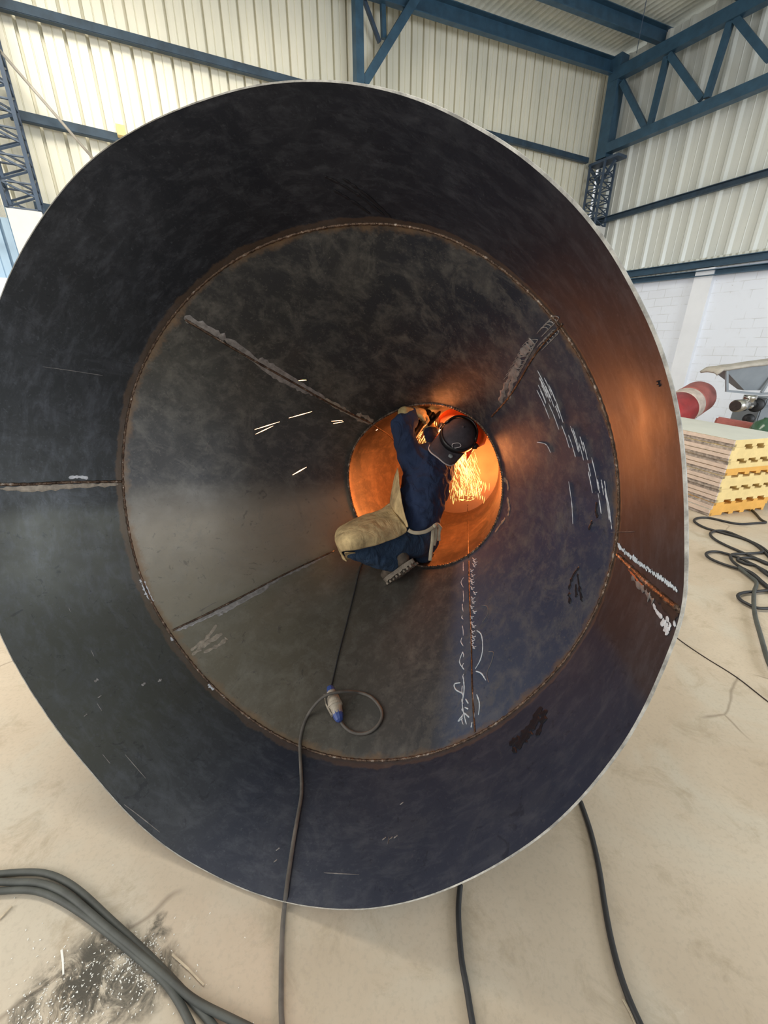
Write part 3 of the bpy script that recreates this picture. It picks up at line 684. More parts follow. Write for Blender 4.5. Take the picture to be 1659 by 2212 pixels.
# floor cables
cable('welding_cable', [(994, 1915), (990, 1960), (991, 2010), (997, 2080), (1008, 2140), (1022, 2225), (1060, 2420)], .0085, 'cable', 'black cable on the floor below the mouth, nearer the photo centre', 'cable')
cable('welding_cable', [(1253, 1735), (1275, 1800), (1293, 1880), (1305, 1960), (1320, 2040), (1345, 2130), (1385, 2225), (1480, 2420)], .0085, 'cable', 'black cable on the floor running from the lower right of the mouth', 'cable')
for i, (o_, lab) in enumerate(((( [(-30, 1895), (50, 1888), (110, 1893), (170, 1925), (240, 1990), (300, 2045), (360, 2105), (410, 2160), (470, 2230), (600, 2420)]), 'uppermost grey hose of the bundle curving across the lower left floor'),
        ([(-30, 1932), (60, 1926), (120, 1942), (190, 1985), (260, 2040), (320, 2090), (370, 2140), (420, 2230), (500, 2420)], 'lowest grey hose of the bundle curving across the lower left floor'),
        ([(-30, 1908), (30, 1910), (90, 1912), (150, 1938), (230, 2005), (310, 2070), (380, 2130), (430, 2170), (520, 2215), (600, 2260), (780, 2400)], 'middle hose of the lower left bundle, bending away right at the bottom edge'))):
    cable('hose', o_, .0095, 'greycable', lab, 'hose', 'hoses at the lower left', lift=(lambda f, i=i: .006 * i))
def zc(pts): return [(1460 + x / 5.673, 1090 + y / 5.673) for x, y in pts]
loops = [
 ([(930, 80), (980, 130), (1040, 200), (1105, 232), (980, 238), (820, 252), (680, 238), (520, 200), (380, 172), (270, 175), (215, 205), (260, 250), (360, 300), (480, 335), (620, 375), (800, 425), (930, 480), (1040, 560), (1180, 700), (1300, 800)], 'black cable with the farthest loop below the panel stack'),
 ([(1300, 760), (1150, 620), (1040, 530), (900, 460), (760, 400), (640, 350), (520, 330), (430, 350), (420, 390), (480, 445), (600, 510), (760, 580), (900, 640), (1040, 700), (1200, 760), (1400, 800)], 'black cable loop second from the panel stack'),
 ([(1400, 700), (1250, 740), (1128, 750), (1000, 690), (900, 665), (800, 670), (740, 690), (850, 740), (960, 760), (1128, 850), (1300, 930)], 'black cable curl in the thick of the tangle'),
 ([(1040, 560), (1055, 595), (980, 608), (840, 615), (700, 620), (660, 650), (700, 720), (800, 790), (940, 860), (1050, 960), (1150, 1040), (1300, 1150)], 'black cable bending back in an S on the right floor'),
 ([(1300, 960), (1128, 890), (1000, 780), (900, 730), (780, 670), (640, 625), (500, 590), (400, 595), (362, 625), (420, 680), (560, 740), (700, 785), (840, 820), (930, 870), (1040, 970), (1150, 1060), (1300, 1180)], 'black cable with the loop reaching farthest left'),
 ([(1300, 1040), (1128, 1065), (950, 1085), (820, 1095), (750, 1130), (790, 1190), (880, 1240), (980, 1285), (1128, 1290), (1300, 1270)], 'black cable making the lowest small loop on the right'),
 ([(760, 790), (900, 900), (985, 975), (950, 1080), (945, 1240), (965, 1400), (1010, 1560), (1060, 1740), (1100, 1880), (1150, 2010), (1250, 2150)], 'grey black cable trailing down from the tangle along the right edge')]
for k, (pts, lab) in enumerate(loops):
    cable('floor_cable', zc(pts), .0105 if k < 6 else .012, 'cable' if k < 6 else 'greycable', lab, 'cable', 'cable tangle on the right floor', n=6, lift=(lambda f, k=k: .004 * k))
# floor joint and litter
ps = [fl(x, y, .0015) for x, y in ((1440, 1355), (1465, 1380), (1520, 1418), (1590, 1462), (1665, 1520), (1760, 1585))]
o = tube_obj('trim_7', cr(ps, 5), .0045, M['scale'], None, 6, flat=.3, nrm=[Vector((0, 0, 1))] * 26); tag(o, kind='structure')
def stick(pa, pb, w_, m, label, name='wood_sliver'):
    a, b = fl(*pa, .004), fl(*pb, .004); bm = bmesh.new(); mid = a.lerp(b, .5) + Vector((.001, .001, .001))
    bar(bm, a, mid, w_, .003); bar(bm, mid, b, w_ * .8, .003); tag(obj(name, bm, M[m]), label, 'litter')
stick((372, 2062), (440, 2128), .005, 'wood', 'long pale wood sliver beside the hose bundle')
stick((133, 2052), (137, 2105), .005, 'shave', 'white sliver standing out left of the dark dust patch')
stick((-4, 1988), (26, 1957), .005, 'wood', 'short pale sliver at the left edge under the hoses')
stick((1346, 2158), (1374, 2215), .005, 'wood', 'pale sliver lying against the right floor cable')
random.seed(3)
bm = bmesh.new()
for k in range(650):
    cxy = random.choice([(270, 2080, 48, 30), (300, 2060, 30, 20), (110, 2190, 60, 25), (170, 2140, 80, 40), (320, 2110, 40, 25), (250, 2100, 200, 90)])
    x, y = random.gauss(cxy[0], cxy[2]), random.gauss(cxy[1], cxy[3])
    if x > 560 or y > 2300: continue
    c = fl(x, y, .0015); a = random.random() * 6.28; L_ = random.uniform(.0015, .0055); d = Vector((math.cos(a), math.sin(a), random.uniform(-.1, .3))) * L_
    bar(bm, c - d * .5, c + d * .5, random.uniform(.001, .0025), .0008)
tag(obj('metal_shavings', bm, M['shave']), 'white shavings scattered over the lower left floor', 'shavings', kind='stuff')
# dark dust: a thin irregular heap
def dust(name, pts, label, h_=.0012):
    bm = bmesh.new()
    for (x, y, r) in pts:
        c = fl(x, y, 0); ring_ = []; top = bm.verts.new(c + Vector((0, 0, h_)))
        n_ = 26
        for k in range(n_):
            a = 2 * math.pi * k / n_; rr = r * (1 + .5 * noise.noise(Vector((math.cos(a) * 1.5, math.sin(a) * 1.5, x * .1))))
            ring_.append(bm.verts.new(c + Vector((math.cos(a) * rr, math.sin(a) * rr, .0003))))
        for k in range(n_): bm.faces.new((ring_[k], ring_[(k + 1) % n_], top))
    uvl = bm.loops.layers.uv.new('UVMap')
    for f_ in bm.faces:
        for l_ in f_.loops: l_[uvl].uv = (0, 1 if l_.vert.co.z > h_ * .6 else 0)
    tag(obj(name, bm, dustm), label, 'dust', kind='stuff')
s = N('dust_film'); v = s.coord(); f = s.ramp(s.noise(v, 14, 8, .8, .8), [(.42, g(0)), (.62, g(.8))])
tcd = s.n('ShaderNodeTexCoord'); sd = s.n('ShaderNodeSeparateXYZ'); s.l(tcd.outputs['UV'], sd.inputs[0]); fe = s.ramp(sd.outputs['Y'], [(.0, g(0)), (.55, g(1))])
mm_ = s.n('ShaderNodeMath', operation='MULTIPLY'); s.l(f, mm_.inputs[0]); s.l(fe, mm_.inputs[1]); s.set(Base_Color=(.12, .11, .09), Roughness=.95, Alpha=mm_.outputs[0]); dustm = s.m
dust('metal_dust', [(235, 2075, .10), (150, 2150, .12), (80, 2205, .12), (325, 2020, .05), (330, 2110, .08), (260, 2160, .08), (200, 2110, .10), (345, 1985, .025)], 'dark grinding dust spread on the lower left floor')

# ------------------------------------------------------------ panel stack
S0 = Vector((3.33, 3.79, 0)); U_ = Vector((.968, .25, 0)).normalized(); V_ = Vector((-.25, .968, 0)).normalized()
WID, LEN = .74, 2.0
H = .0708
names = ['bottom', 'second from bottom', 'third from bottom', 'fourth from bottom', 'fifth from bottom', 'sixth from bottom', 'seventh from bottom', 'eighth from bottom', 'second highest but one', 'second highest', 'topmost']
ribs = 4
def extr(prof, m, name, parent, z, y0, y1, flip=1, sh=0.0):
    vs, fs = [], []
    for yy in (y0, y1):
        for u, h in prof: vs.append(S0 + U_ * (u + sh) + V_ * yy + Vector((0, 0, z + h)))
    n = len(prof); fs.append(tuple(range(n))[::-1]); fs.append(tuple(range(n, 2 * n)))
    for i in range(n): fs.append((i, (i + 1) % n, n + (i + 1) % n, n + i))
    bm = bmesh.new(); me = bpy.data.meshes.new('t'); me.from_pydata([tuple(v) for v in vs], [], fs); bm.from_mesh(me); bmesh.ops.recalc_face_normals(bm, faces=bm.faces[:])
    bmesh.ops.triangulate(bm, faces=[f for f in bm.faces if len(f.verts) > 4]); return obj(name, bm, M[m], parent)
for k in range(11):
    up_ribs = (k % 2 == 1)           # ribs face up on odd panels; the pairs interlock rib to rib
    z = k * H; sh = .012 * ((k // 2) % 2) + (.0 if k else -.02)
    base = .045; rib = H - base - .0008
    def prof(side):
        # side +1: flat at bottom ribs up ; -1: flat on top ribs down
        pts = [(0, 0), (WID, 0)]; top = []
        pw = .150; u = WID
        prf = [(WID, base + rib)]
        x = WID - .03 - .03 * (k % 3)
        while x > .16:
            prf += [(x, base + rib), (x - .004, base), (x - .092, base), (x - .096, base + rib)]; x -= pw
        prf += [(0.0, base + rib)]
        p = pts + prf
        return p if side > 0 else [(u_, H - h) for u_, h in p]
    side_ = -1 if (k % 2 == 0) else 1
    pos = 'flat face up' if side_ < 0 else 'ribs up'
    e = empty('sandwich_panel', S0 + Vector((0, 0, z)), 'foam sandwich panel in the stack on the right floor, %s of eleven' % names[k], 'panel', 'sandwich panels stacked on the right')
    orange = k in (0, 1, 6)
    core = extr(prof(side_), 'foamorange' if orange else 'foam', 'foam_core', e, z, 0, LEN, sh=sh)
    if orange: core['label'] = 'orange foam core'
    # sheet faces (flat side), and the lipped long edge
    zf = z + (H - .0012 if side_ < 0 else -.0006)
    extr([(-.004, 0), (WID + .004, 0), (WID + .004, .002), (-.004, .002)], 'sheet', 'face_sheet', e, zf, .002, LEN, sh=sh)
    extr([(-.016, .004), (-.001, .004), (-.001, base - .004), (-.016, base - .007)] if side_ > 0 else [(-.016, H - .004), (-.001, H - .004), (-.001, H - base + .004), (-.016, H - base + .007)], 'lip', 'joint_lip', e, z, .0, LEN, sh=sh)
    # rough rib edge on the long side
    vs, fs = [], []
    nseg = 60
    for j in range(nseg + 1):
        yy = LEN * j / nseg; d = .010 * noise.noise(Vector((yy * 9, k * 3.1, 0)))
        lo, hi = (base - .004, H - .003) if side_ > 0 else (.003, H - base + .004)
        vs += [S0 + U_ * (sh - .009 + d) + V_ * yy + Vector((0, 0, z + lo)), S0 + U_ * (sh - .006 - d) + V_ * yy + Vector((0, 0, z + hi)), S0 + U_ * (sh + .03) + V_ * yy + Vector((0, 0, z + hi)), S0 + U_ * (sh + .03) + V_ * yy + Vector((0, 0, z + lo))]
    for j in range(nseg):
        a = j * 4
        for q in range(4): fs.append((a + q, a + 4 + q, a + 4 + (q + 1) % 4, a + (q + 1) % 4))
    fs += [(0, 1, 2, 3), (nseg * 4 + 3, nseg * 4 + 2, nseg * 4 + 1, nseg * 4)]
    pyobj('torn_edge', vs, fs, M['film'], e)

# ------------------------------------------------------------ red cylinder, hopper machine
def Wp(x, y, Y):
    r = ray(x, y); return EYE + r * (Y / r.y)
a, b = Wp(1432, 905, 5.9), Wp(1517, 852, 6.5)
rc = empty('red_gas_cylinder', Vector((a.x, a.y, 0)), 'faded red cylinder with a white band lying tilted behind the panel stack', 'cylinder')
rd = .245
bm = bmesh.new(); lathe(bm, a - (b - a) * .35, a.lerp(b, .42), [(0, .02), (.05, .12), (.14, rd * .95), (.2, rd), (1, rd)], 40); obj('red_body', bm, M['red'], rc, True)
bm = bmesh.new(); lathe(bm, a.lerp(b, .42), a.lerp(b, .60), [(0, rd + .002), (.1, rd + .006), (.25, rd + .002), (.9, rd + .002), (1, rd)], 40); obj('white_band', bm, M['whiteband'], rc, True)
bm = bmesh.new(); lathe(bm, a.lerp(b, .58), a.lerp(b, 1.0), [(0, rd), (.12, rd + .004), (.2, rd), (.7, rd), (.88, rd * .85), (1, rd * .55)], 40); obj('faded_end', bm, M['redfade'], rc, True)
bm = bmesh.new(); dd = (b - a).normalized(); lathe(bm, b + Vector((.05, 0, .02)), b + dd * .16 + Vector((.06, 0, .04)), [(0, .03), (.6, .045), (1, .02)], 12); obj('valve', bm, M['black'], rc)
for f in (.1, .8):
    bm = bmesh.new(); q = a.lerp(b, f); q = q - Vector((0, 0, rd)); bar(bm, Vector((q.x - .15, q.y, 0)), q + Vector((-.05, 0, .01)), .04, .04); bar(bm, Vector((q.x + .15, q.y, 0)), q + Vector((.05, 0, .01)), .04, .04); bar(bm, q + Vector((-.1, 0, -.02)), q + Vector((.1, 0, -.02)), .04, .04); obj('cradle', bm, M['lattice'], rc)

Yh = 6.0
hm = empty('hopper_machine', Wp(1620, 900, Yh) * 1.0, 'grey machine with a funnel hopper and chrome outlet behind the panels', 'machine')
hm.location.z = 0
def hp(x, y, dY=0.0): return Wp(x, y, Yh + dY)
# funnel: rectangular top to small outlet
top = [hp(1566, 799), hp(1720, 778), hp(1720, 778) + Vector((0, .28, 0)), hp(1566, 799) + Vector((0, .28, 0))]
bot = [hp(1608, 843, .06), hp(1645, 843, .06), hp(1645, 843, .06) + Vector((0, .12, 0)), hp(1608, 843, .06) + Vector((0, .12, 0))]
vs = top + bot; cen = sum(top, Vector()) / 4
vs += [p.lerp(cen, .04) for p in top] + [p + Vector((0, 0, .01)) for p in bot]
fs = [(i, (i + 1) % 4, 4 + (i + 1) % 4, 4 + i) for i in range(4)] + [(8 + i, 12 + i, 12 + (i + 1) % 4, 8 + (i + 1) % 4) for i in range(4)] + [(i, 8 + i, 8 + (i + 1) % 4, (i + 1) % 4) for i in range(4)] + [(4 + i, 4 + (i + 1) % 4, 12 + (i + 1) % 4, 12 + i) for i in range(4)]
pyobj('funnel', vs, fs, M['grey'], hm)
# sagging cover over the top
vs, fs = [], []
nx, ny = 14, 5
for j in range(ny + 1):
    for i in range(nx + 1):
        f, q = i / nx, j / ny
        p = hp(1548, 797).lerp(hp(1730, 772), f) + Vector((0, q * .34 - .03, 0)); p.z += .02 * math.sin(q * math.pi) - (.05 if i == 0 else 0) + .010 * noise.noise(p * 9) - (.012 if j == 0 else 0)
        vs.append(p)
for j in range(ny):
    for i in range(nx): a_ = j * (nx + 1) + i; fs.append((a_, a_ + 1, a_ + nx + 2, a_ + nx + 1))
o = pyobj('cover_sheet', vs, fs, M['tarp'], hm, True); so = o.modifiers.new('s', 'SOLIDIFY'); so.thickness = .03
bm = bmesh.new(); bar(bm, hp(1570, 798), hp(1570, 844), .03, .03, Vector((1, 0, 0))); obj('frame_leg', bm, M['grey'], hm)
bm = bmesh.new(); bar(bm, hp(1568, 844), hp(1640, 851), .03, .03); bar(bm, hp(1640, 851), hp(1700, 848), .03, .03); obj('frame_rail', bm, M['grey'], hm)
bm = bmesh.new(); bar(bm, hp(1645, 848), hp(1668, 812), .03, .03); obj('frame_brace', bm, M['grey'], hm)
c = hp(1640, 900, .35); bm = bmesh.new(); z1 = hp(1620, 858, .35).z
bar(bm, Vector((c.x + .22, c.y + .1, 0)), Vector((c.x + .22, c.y + .1, z1 - .12)), .75, .5, Vector((0, 1, 0))); bar(bm, Vector((c.x + .16, c.y + .05, z1 - .12)), Vector((c.x + .16, c.y + .05, z1)), .5, .35, Vector((0, 1, 0)))
bmesh.ops.bevel(bm, geom=bm.edges[:], offset=.015, segments=2, affect='EDGES'); obj('housing', bm, M['grey'], hm)
q = hp(1618, 866, -.02); bm = bmesh.new(); lathe(bm, q - Vector((0, 0, .10)), q + Vector((0, 0, .08)), [(0, .06), (.2, .075), (.35, .055), (.6, .06), (.7, .08), (1, .08)], 24); obj('coupling', bm, M['chrome'], hm, True)
bm = bmesh.new(); lathe(bm, hp(1625, 873, .0), hp(1590, 877, -.18), [(0, .05), (.5, .05), (.55, .085), (1, .085)], 28); obj('outlet', bm, M['chrome'], hm, True)
bm = bmesh.new(); lathe(bm, hp(1590, 877, -.17), hp(1588, 877, -.19), [(0, .07), (1, .066)], 28); obj('outlet_mouth', bm, M['scale'], hm)
for (x, y, r) in ((1633, 875, .10), (1617, 905, .075)):
    bm = bmesh.new(); lathe(bm, hp(x, y, .04), hp(x, y, .12), [(0, r * .8), (.15, r), (1, r)], 28); k_ = obj('rubber_wheel', bm, M['black'], hm, True)
    bm = bmesh.new(); lathe(bm, hp(x, y, .02), hp(x, y, .05), [(0, r * .3), (1, r * .35)], 16); obj('hub', bm, M['darkmetal'], k_)
q = Wp(1655, 915, 5.0); q0 = Vector((q.x, q.y, 0))
bm = bmesh.new(); lathe(bm, q0, q0 + Vector((0, 0, q.z + .07)), [(0, .15), (.8, .15), (.93, .11), (.98, .04), (1, .035)], 32)
tag(obj('green_cylinder', bm, M['green'], None, True), 'rounded dark green bottle top at the right edge behind the panels', 'bottle')
bm = bmesh.new(); bar(bm, Wp(1545, 908, 5.5), Wp(1640, 925, 5.2), .12, .10); bmesh.ops.bevel(bm, geom=bm.edges[:], offset=.02, segments=2, affect='EDGES')
p_ = Wp(1590, 916, 5.35); bar(bm, Vector((p_.x, p_.y, 0)), p_, .08, .08)
tag(obj('toolbox', bm, M['redfade']), 'dull red bar resting behind the far edge of the panel stack', 'bar')

# ------------------------------------------------------------ the worker
E = Vector
T0 = .0
base_pt = hit(850, 1262)[0]
person = empty('person', Vector((P(905, 1200, 2.5).x, P(905, 1200, 2.5).y, P(905, 1200, 2.55).z)), 'worker in navy sweater, tan apron and dark cap squatting inside the duct while grinding', 'person')
J = dict(pel=P(900, 1158, 2.46), wai=P(910, 1115, 2.44), che=P(917, 1052, 2.50), uch=P(922, 1000, 2.56), nek=P(958, 965, 2.54),
         ls=P(886, 985, 2.50), le=P(866, 918, 2.40), lw=P(893, 903, 2.46), rs=P(956, 1000, 2.60), re=P(948, 985, 2.76), rw=P(932, 935, 2.72),
         lh=P(890, 1165, 2.44), lk=P(765, 1176, 2.24), la=P(846, 1214, 2.36), rh=P(908, 1164, 2.50), rk=P(885, 1130, 2.80), ra=P(915, 1198, 2.56))
HU = cam_vec(.18, .42, -.88).normalized(); HF = cam_vec(.45, .62, .55); HF = (HF - HU * HF.dot(HU)).normalized(); HS = HF.cross(HU).normalized()
HC = P(987, 946, 2.45)
def hd(f, s_, u): return HC + HF * f + HS * s_ + HU * u
head = [ellM(hd(0, 0, .03), HF, HS, HU, .092, .075, .070), ellM(hd(.015, 0, -.04), HF, HS, HU, .075, .062, .075), ellM(hd(.06, 0, -.08), HF, HS, HU, .035, .045, .03),
        ellM(hd(.098, 0, -.025), HF, HS, HU, .018, .012, .024), ellM(hd(.088, 0, .01), HF, HS, HU, .012, .045, .008), ellM(hd(.085, 0, -.062), HF, HS, HU, .012, .024, .006), ellM(hd(.085, 0, -.072), HF, HS, HU, .011, .020, .006)]
for sg in (-1, 1):
    head += [ellM(hd(0, .077 * sg, -.01), HF, HS, HU, .018, .008, .030), ellM(hd(.078, .03 * sg, -.005), HF, HS, HU, .010, .014, .008), ellM(hd(.06, .045 * sg, -.035), HF, HS, HU, .02, .018, .02)]
def hand_chains(w_, d, palm_n, spread, sc_=1.0, r=.0085, curl=1.0):
    """w_ wrist, d hand direction, palm_n palm normal (fingers curl towards it), spread sideways direction"""
    out = [[(w_, .026), (w_ + d * .04, .030), (w_ + d * .07, .026)]]
    for k, (o_, L_) in enumerate(((-.030, .070), (-.010, .080), (.010, .076), (.030, .060))):
        p0 = w_ + d * .065 + spread * o_; p1 = p0 + (d * .75 + palm_n * .5 * curl).normalized() * L_ * .45; p2 = p1 + (d * .1 + palm_n).normalized() * L_ * .33; p3 = p2 + (palm_n * .7 - d * .7).normalized() * L_ * .25
        out.append([(w_ + d * .03 + spread * o_ * .6, r * 1.25), (p0, r * 1.2), (p1, r), (p2, r * .92), (p3, r * .8)])
    q0 = w_ + d * .02 - spread * .024; q1 = q0 + (d * .6 - spread * .7 + palm_n * .3).normalized() * .035; q2 = q1 + (d * .5 + palm_n * .8).normalized() * .03
    out.append([(q0, r * 1.5), (q1, r * 1.2), (q2, r)])
    return out
# left hand wraps the grinder from above, seen from behind
LD = cam_vec(.62, .05, .30).normalized(); LN = cam_vec(.25, -.75, .45).normalized(); LS = LD.cross(LN).normalized()
LWR = P(889, 893, 2.44)
lhand = hand_chains(LWR, LD, LN, LS)
RD = cam_vec(-.2, .8, .2).normalized(); RN = cam_vec(-.7, .1, -.3).normalized(); RS = RD.cross(RN).normalized()
rhand = hand_chains(J['rw'], RD, RN, RS)
def lims(e):   # body chains grown by e
    return [[(J['pel'], .100 + e), (J['wai'], .100 + e), (J['che'], .122 + e), (J['uch'], .125 + e)],
            [(J['uch'], .10 + e), (J['nek'], .055 + e), (HC - HU * .02, .05)],
            [(J['uch'], .10 + e), (J['ls'], .066 + e)], [(J['uch'], .10 + e), (J['rs'], .066 + e)]]
arms = lambda e: [[(J['ls'], .062 + e), (J['ls'].lerp(J['le'], .5), .052 + e), (J['le'], .044 + e), (J['lw'].lerp(J['le'], .4), .040 + e), (LWR, .030 + e * .6)],
                  [(J['rs'], .062 + e), (J['rs'].lerp(J['re'], .5), .052 + e), (J['re'], .042 + e), (J['rw'], .030 + e)]]
legs = lambda e: [[(J['lh'], .098 + e), (J['lh'].lerp(J['lk'], .5), .086 + e), (J['lk'], .062 + e), (J['lk'].lerp(J['la'], .4), .060 + e), (J['la'], .040 + e)],
                  [(J['rh'], .098 + e), (J['rh'].lerp(J['rk'], .5), .084 + e), (J['rk'], .062 + e), (J['rk'].lerp(J['ra'], .5), .055 + e), (J['ra'], .040 + e)]]
# boots: frames
def foot_frame(heel, toe, up): d = (toe - heel).normalized(); u = (up - d * up.dot(d)).normalized(); return d, u, d.cross(u).normalized()
LH_, LT_ = P(888, 1219, 2.30), P(842, 1254, 2.41); LU = cam_vec(-.56, .66, .34).normalized()
body = blob('body', lims(0) + arms(0) + legs(-.010) + lhand + rhand + [[(P(855, 1212, 2.36), .034), (LH_.lerp(LT_, .3) + LU * .045, .028), (LT_ + LU * .035, .022)], [(J['ra'], .038), (P(925, 1205, 2.60), .03)]], M['skin'], person, .007, 3, head)
# NB clothing is grown round the same joints
blob('trousers', legs(.022) + [[(P(893, 1160, 2.44), .112), (P(903, 1158, 2.46), .115)], [(J['pel'], .12), (J['wai'], .115)], [(P(815, 1195, 2.30), .055), (P(850, 1192, 2.34), .05)]], M['jeans'], person, .009, 5)
FOLDS = [[(P(x, y, t_), r_) for x, y, t_, r_ in q] for q in (
    [(872, 1085, 2.41, .016), (892, 1110, 2.355, .020), (918, 1121, 2.335, .020), (941, 1114, 2.37, .014)],
    [(868, 1058, 2.43, .014), (884, 1085, 2.362, .020), (912, 1102, 2.325, .022), (946, 1094, 2.375, .014)],
    [(880, 1035, 2.40, .012), (902, 1068, 2.345, .018), (945, 1076, 2.375, .014)],
    [(884, 965, 2.43, .014), (902, 985, 2.425, .018), (925, 1006, 2.405, .016)],
    [(872, 985, 2.44, .012), (888, 1008, 2.435, .018), (905, 1030, 2.395, .012)],
    [(893, 955, 2.45, .012), (925, 980, 2.43, .018), (945, 1010, 2.435, .014)])]
blob('sweater', [[(P(908, 1128, 2.44), .120), (P(913, 1092, 2.45), .134), (P(918, 1045, 2.50), .152), (P(922, 1005, 2.55), .148)],
     [(P(922, 1005, 2.55), .135), (P(950, 978, 2.54), .080)], [(P(930, 1030, 2.52), .130), (P(950, 1020, 2.57), .092), (J['rs'], .085)],
     [(P(915, 1010, 2.53), .13), (J['ls'], .088)], [(P(912, 1075, 2.46), .138), (P(936, 1062, 2.50), .10)]] + FOLDS + arms(.022), M['sweater'], person, .009, 4)
for o_, st_, sz_ in ((bpy.data.objects['sweater'], .020, .055), (bpy.data.objects['trousers'], .014, .05)):
    tx = bpy.data.textures.new(o_.name + '_folds', 'CLOUDS'); tx.noise_scale = sz_; tx.noise_depth = 1
    dm = o_.modifiers.new('folds', 'DISPLACE'); dm.texture = tx; dm.strength = st_; dm.mid_level = .5; dm.texture_coords = 'GLOBAL'
# boots
def boot(heel, toe, up, ankle, label):
    d, u, s_ = foot_frame(heel, toe, up); L_ = .27; c0_ = heel
    up_ch = [[(heel + u * .055 + d * .03, .040), (heel + u * .055 + d * .12, .040), (heel + u * .040 + d * .20, .036)], [(heel + u * .07 + d * .03, .042), (ankle, .048)]]
    b = blob('boot', up_ch, M['boot'], person, .006, 4); b['label'] = label
    # lugged sole
    prof = []
    n_ = 36
    for k in range(n_):
        a = 2 * math.pi * k / n_; x = .125 * math.cos(a); y_ = (.044 if x > 0 else .036) * math.sin(a) * (1 - .15 * math.cos(2 * a)); 
        x = math.copysign(abs(math.cos(a)) ** .7, math.cos(a)) * .13; prof.append((x + .10, y_ * (1.15 if .02 < x else 1)))
    vs, fs = [], []
    for h_ in (.022, -.006):
        for i, (x, y_) in enumerate(prof):
            q = 1.0 if h_ > 0 else .97; lug = 0 if h_ > 0 else (.006 if i % 2 else 0)
            vs.append(c0_ + d * (x * q) + s_ * (y_ * (q + .12)) + u * (h_ + lug))
    fs = [tuple(range(n_))[::-1], tuple(range(n_, 2 * n_))] + [(i, (i + 1) % n_, n_ + (i + 1) % n_, n_ + i) for i in range(n_)]
    bm = bmesh.new(); me = bpy.data.meshes.new('t'); me.from_pydata([tuple(v) for v in vs], [], fs); bm.from_mesh(me)
    for k in range(9):
        x = -.015 + k * .029; wdt = .036 if k < 3 else .046
        for sg in (-1, 1): bar(bm, c0_ + d * x + s_ * (sg * .012) - u * .011, c0_ + d * x + s_ * (sg * wdt) - u * .011, .014, .014, u)
    bmesh.ops.recalc_face_normals(bm, faces=bm.faces[:]); obj('sole', bm, M['sole'], b)
boot(LH_, LT_ , LU, P(852, 1208, 2.37), 'left boot, sole turned towards the camera')
boot(P(922, 1192, 2.50), P(914, 1200, 2.70), cam_vec(0, 1, .1), P(917, 1188, 2.54), 'right boot tucked behind')
# gloves
def grow(ch, k, a=0): return [[(p, r * k + a) for p, r in c] for c in ch]
blob('glove', grow(lhand, 1.25, .001) + [[(LWR - LD * .05, .042), (LWR, .036)]], M['glove'], person, .0045, 2)
blob('glove', grow(rhand, 1.25, .001) + [[(J['rw'] - RD * .03, .038), (J['rw'], .034)]], M['glove'], person, .0055, 2)

# apron ------------------------------------------------------
def grid(name, rows, mat_, parent, th=.004, sub=2, tex=.010):
    vs, fs = [], []; nr, nc = len(rows), len(rows[0])
    for r in rows:
        for q in r: vs.append(P(*q))
    for j in range(nr - 1):
        for i in range(nc - 1): a_ = j * nc + i; fs.append((a_, a_ + 1, a_ + nc + 1, a_ + nc))
    o = pyobj(name, vs, fs, mat_, parent, True)
    m_ = o.modifiers.new('sub', 'SUBSURF'); m_.levels = sub + 1; m_.render_levels = sub + 1
    if tex:
        tx = bpy.data.textures.new(name + '_folds', 'CLOUDS'); tx.noise_scale = .07; dm = o.modifiers.new('folds', 'DISPLACE'); dm.texture = tx; dm.strength = tex; dm.texture_coords = 'GLOBAL'
    s2 = o.modifiers.new('s', 'SOLIDIFY'); s2.thickness = th; s2.offset = 0
    return o
rows = [  # from waist to knee, each row from the far upper edge over the thigh to the near lower edge
 [(845, 1082, 2.50), (846, 1098, 2.44), (856, 1112, 2.34), (868, 1128, 2.27), (884, 1146, 2.30)],
 [(828, 1100, 2.48), (830, 1107, 2.40), (842, 1122, 2.29), (852, 1140, 2.24), (868, 1157, 2.27)],
 [(800, 1108, 2.46), (804, 1115, 2.34), (812, 1132, 2.21), (822, 1152, 2.16), (838, 1169, 2.20)],
 [(772, 1118, 2.42), (776, 1124, 2.28), (784, 1142, 2.14), (790, 1162, 2.10), (802, 1181, 2.15)],
 [(746, 1130, 2.38), (752, 1134, 2.24), (757, 1150, 2.10), (762, 1170, 2.06), (770, 1188, 2.10)],
 [(730, 1140, 2.36), (733, 1143, 2.24), (735, 1155, 2.13), (738, 1174, 2.08), (740, 1191, 2.11)],
 [(722, 1156, 2.38), (722, 1158, 2.28), (720, 1164, 2.20), (727, 1180, 2.16), (736, 1192, 2.17)],
 [(726, 1168, 2.40), (728, 1172, 2.32), (729, 1180, 2.25), (736, 1196, 2.22), (745, 1206, 2.22)],
 [(733, 1185, 2.40), (735, 1190, 2.34), (738, 1200, 2.28), (742, 1210, 2.25), (752, 1214, 2.24)]]
ap = grid('apron', rows, M['leather'], person)
grid('apron_fold', [[(740, 1193, 2.12), (748, 1200, 2.20), (746, 1212, 2.26)], [(758, 1192, 2.13), (760, 1198, 2.22), (757, 1205, 2.29)], [(768, 1193, 2.16), (772, 1199, 2.24), (777, 1206, 2.31)]], M['leather'], person, .004, 2, .004)
grid('apron_bib', [[(860, 1008, 2.47), (858, 1012, 2.42), (861, 1018, 2.36)], [(852, 1030, 2.48), (855, 1035, 2.41), (862, 1042, 2.33)], [(847, 1055, 2.50), (852, 1060, 2.40), (865, 1068, 2.31)], [(843, 1078, 2.50), (850, 1085, 2.38), (870, 1095, 2.29)], [(842, 1098, 2.48), (855, 1108, 2.35), (877, 1122, 2.27)], [(846, 1112, 2.44), (862, 1124, 2.33), (886, 1147, 2.27)]], M['leather'], person, .004, 2, .004)
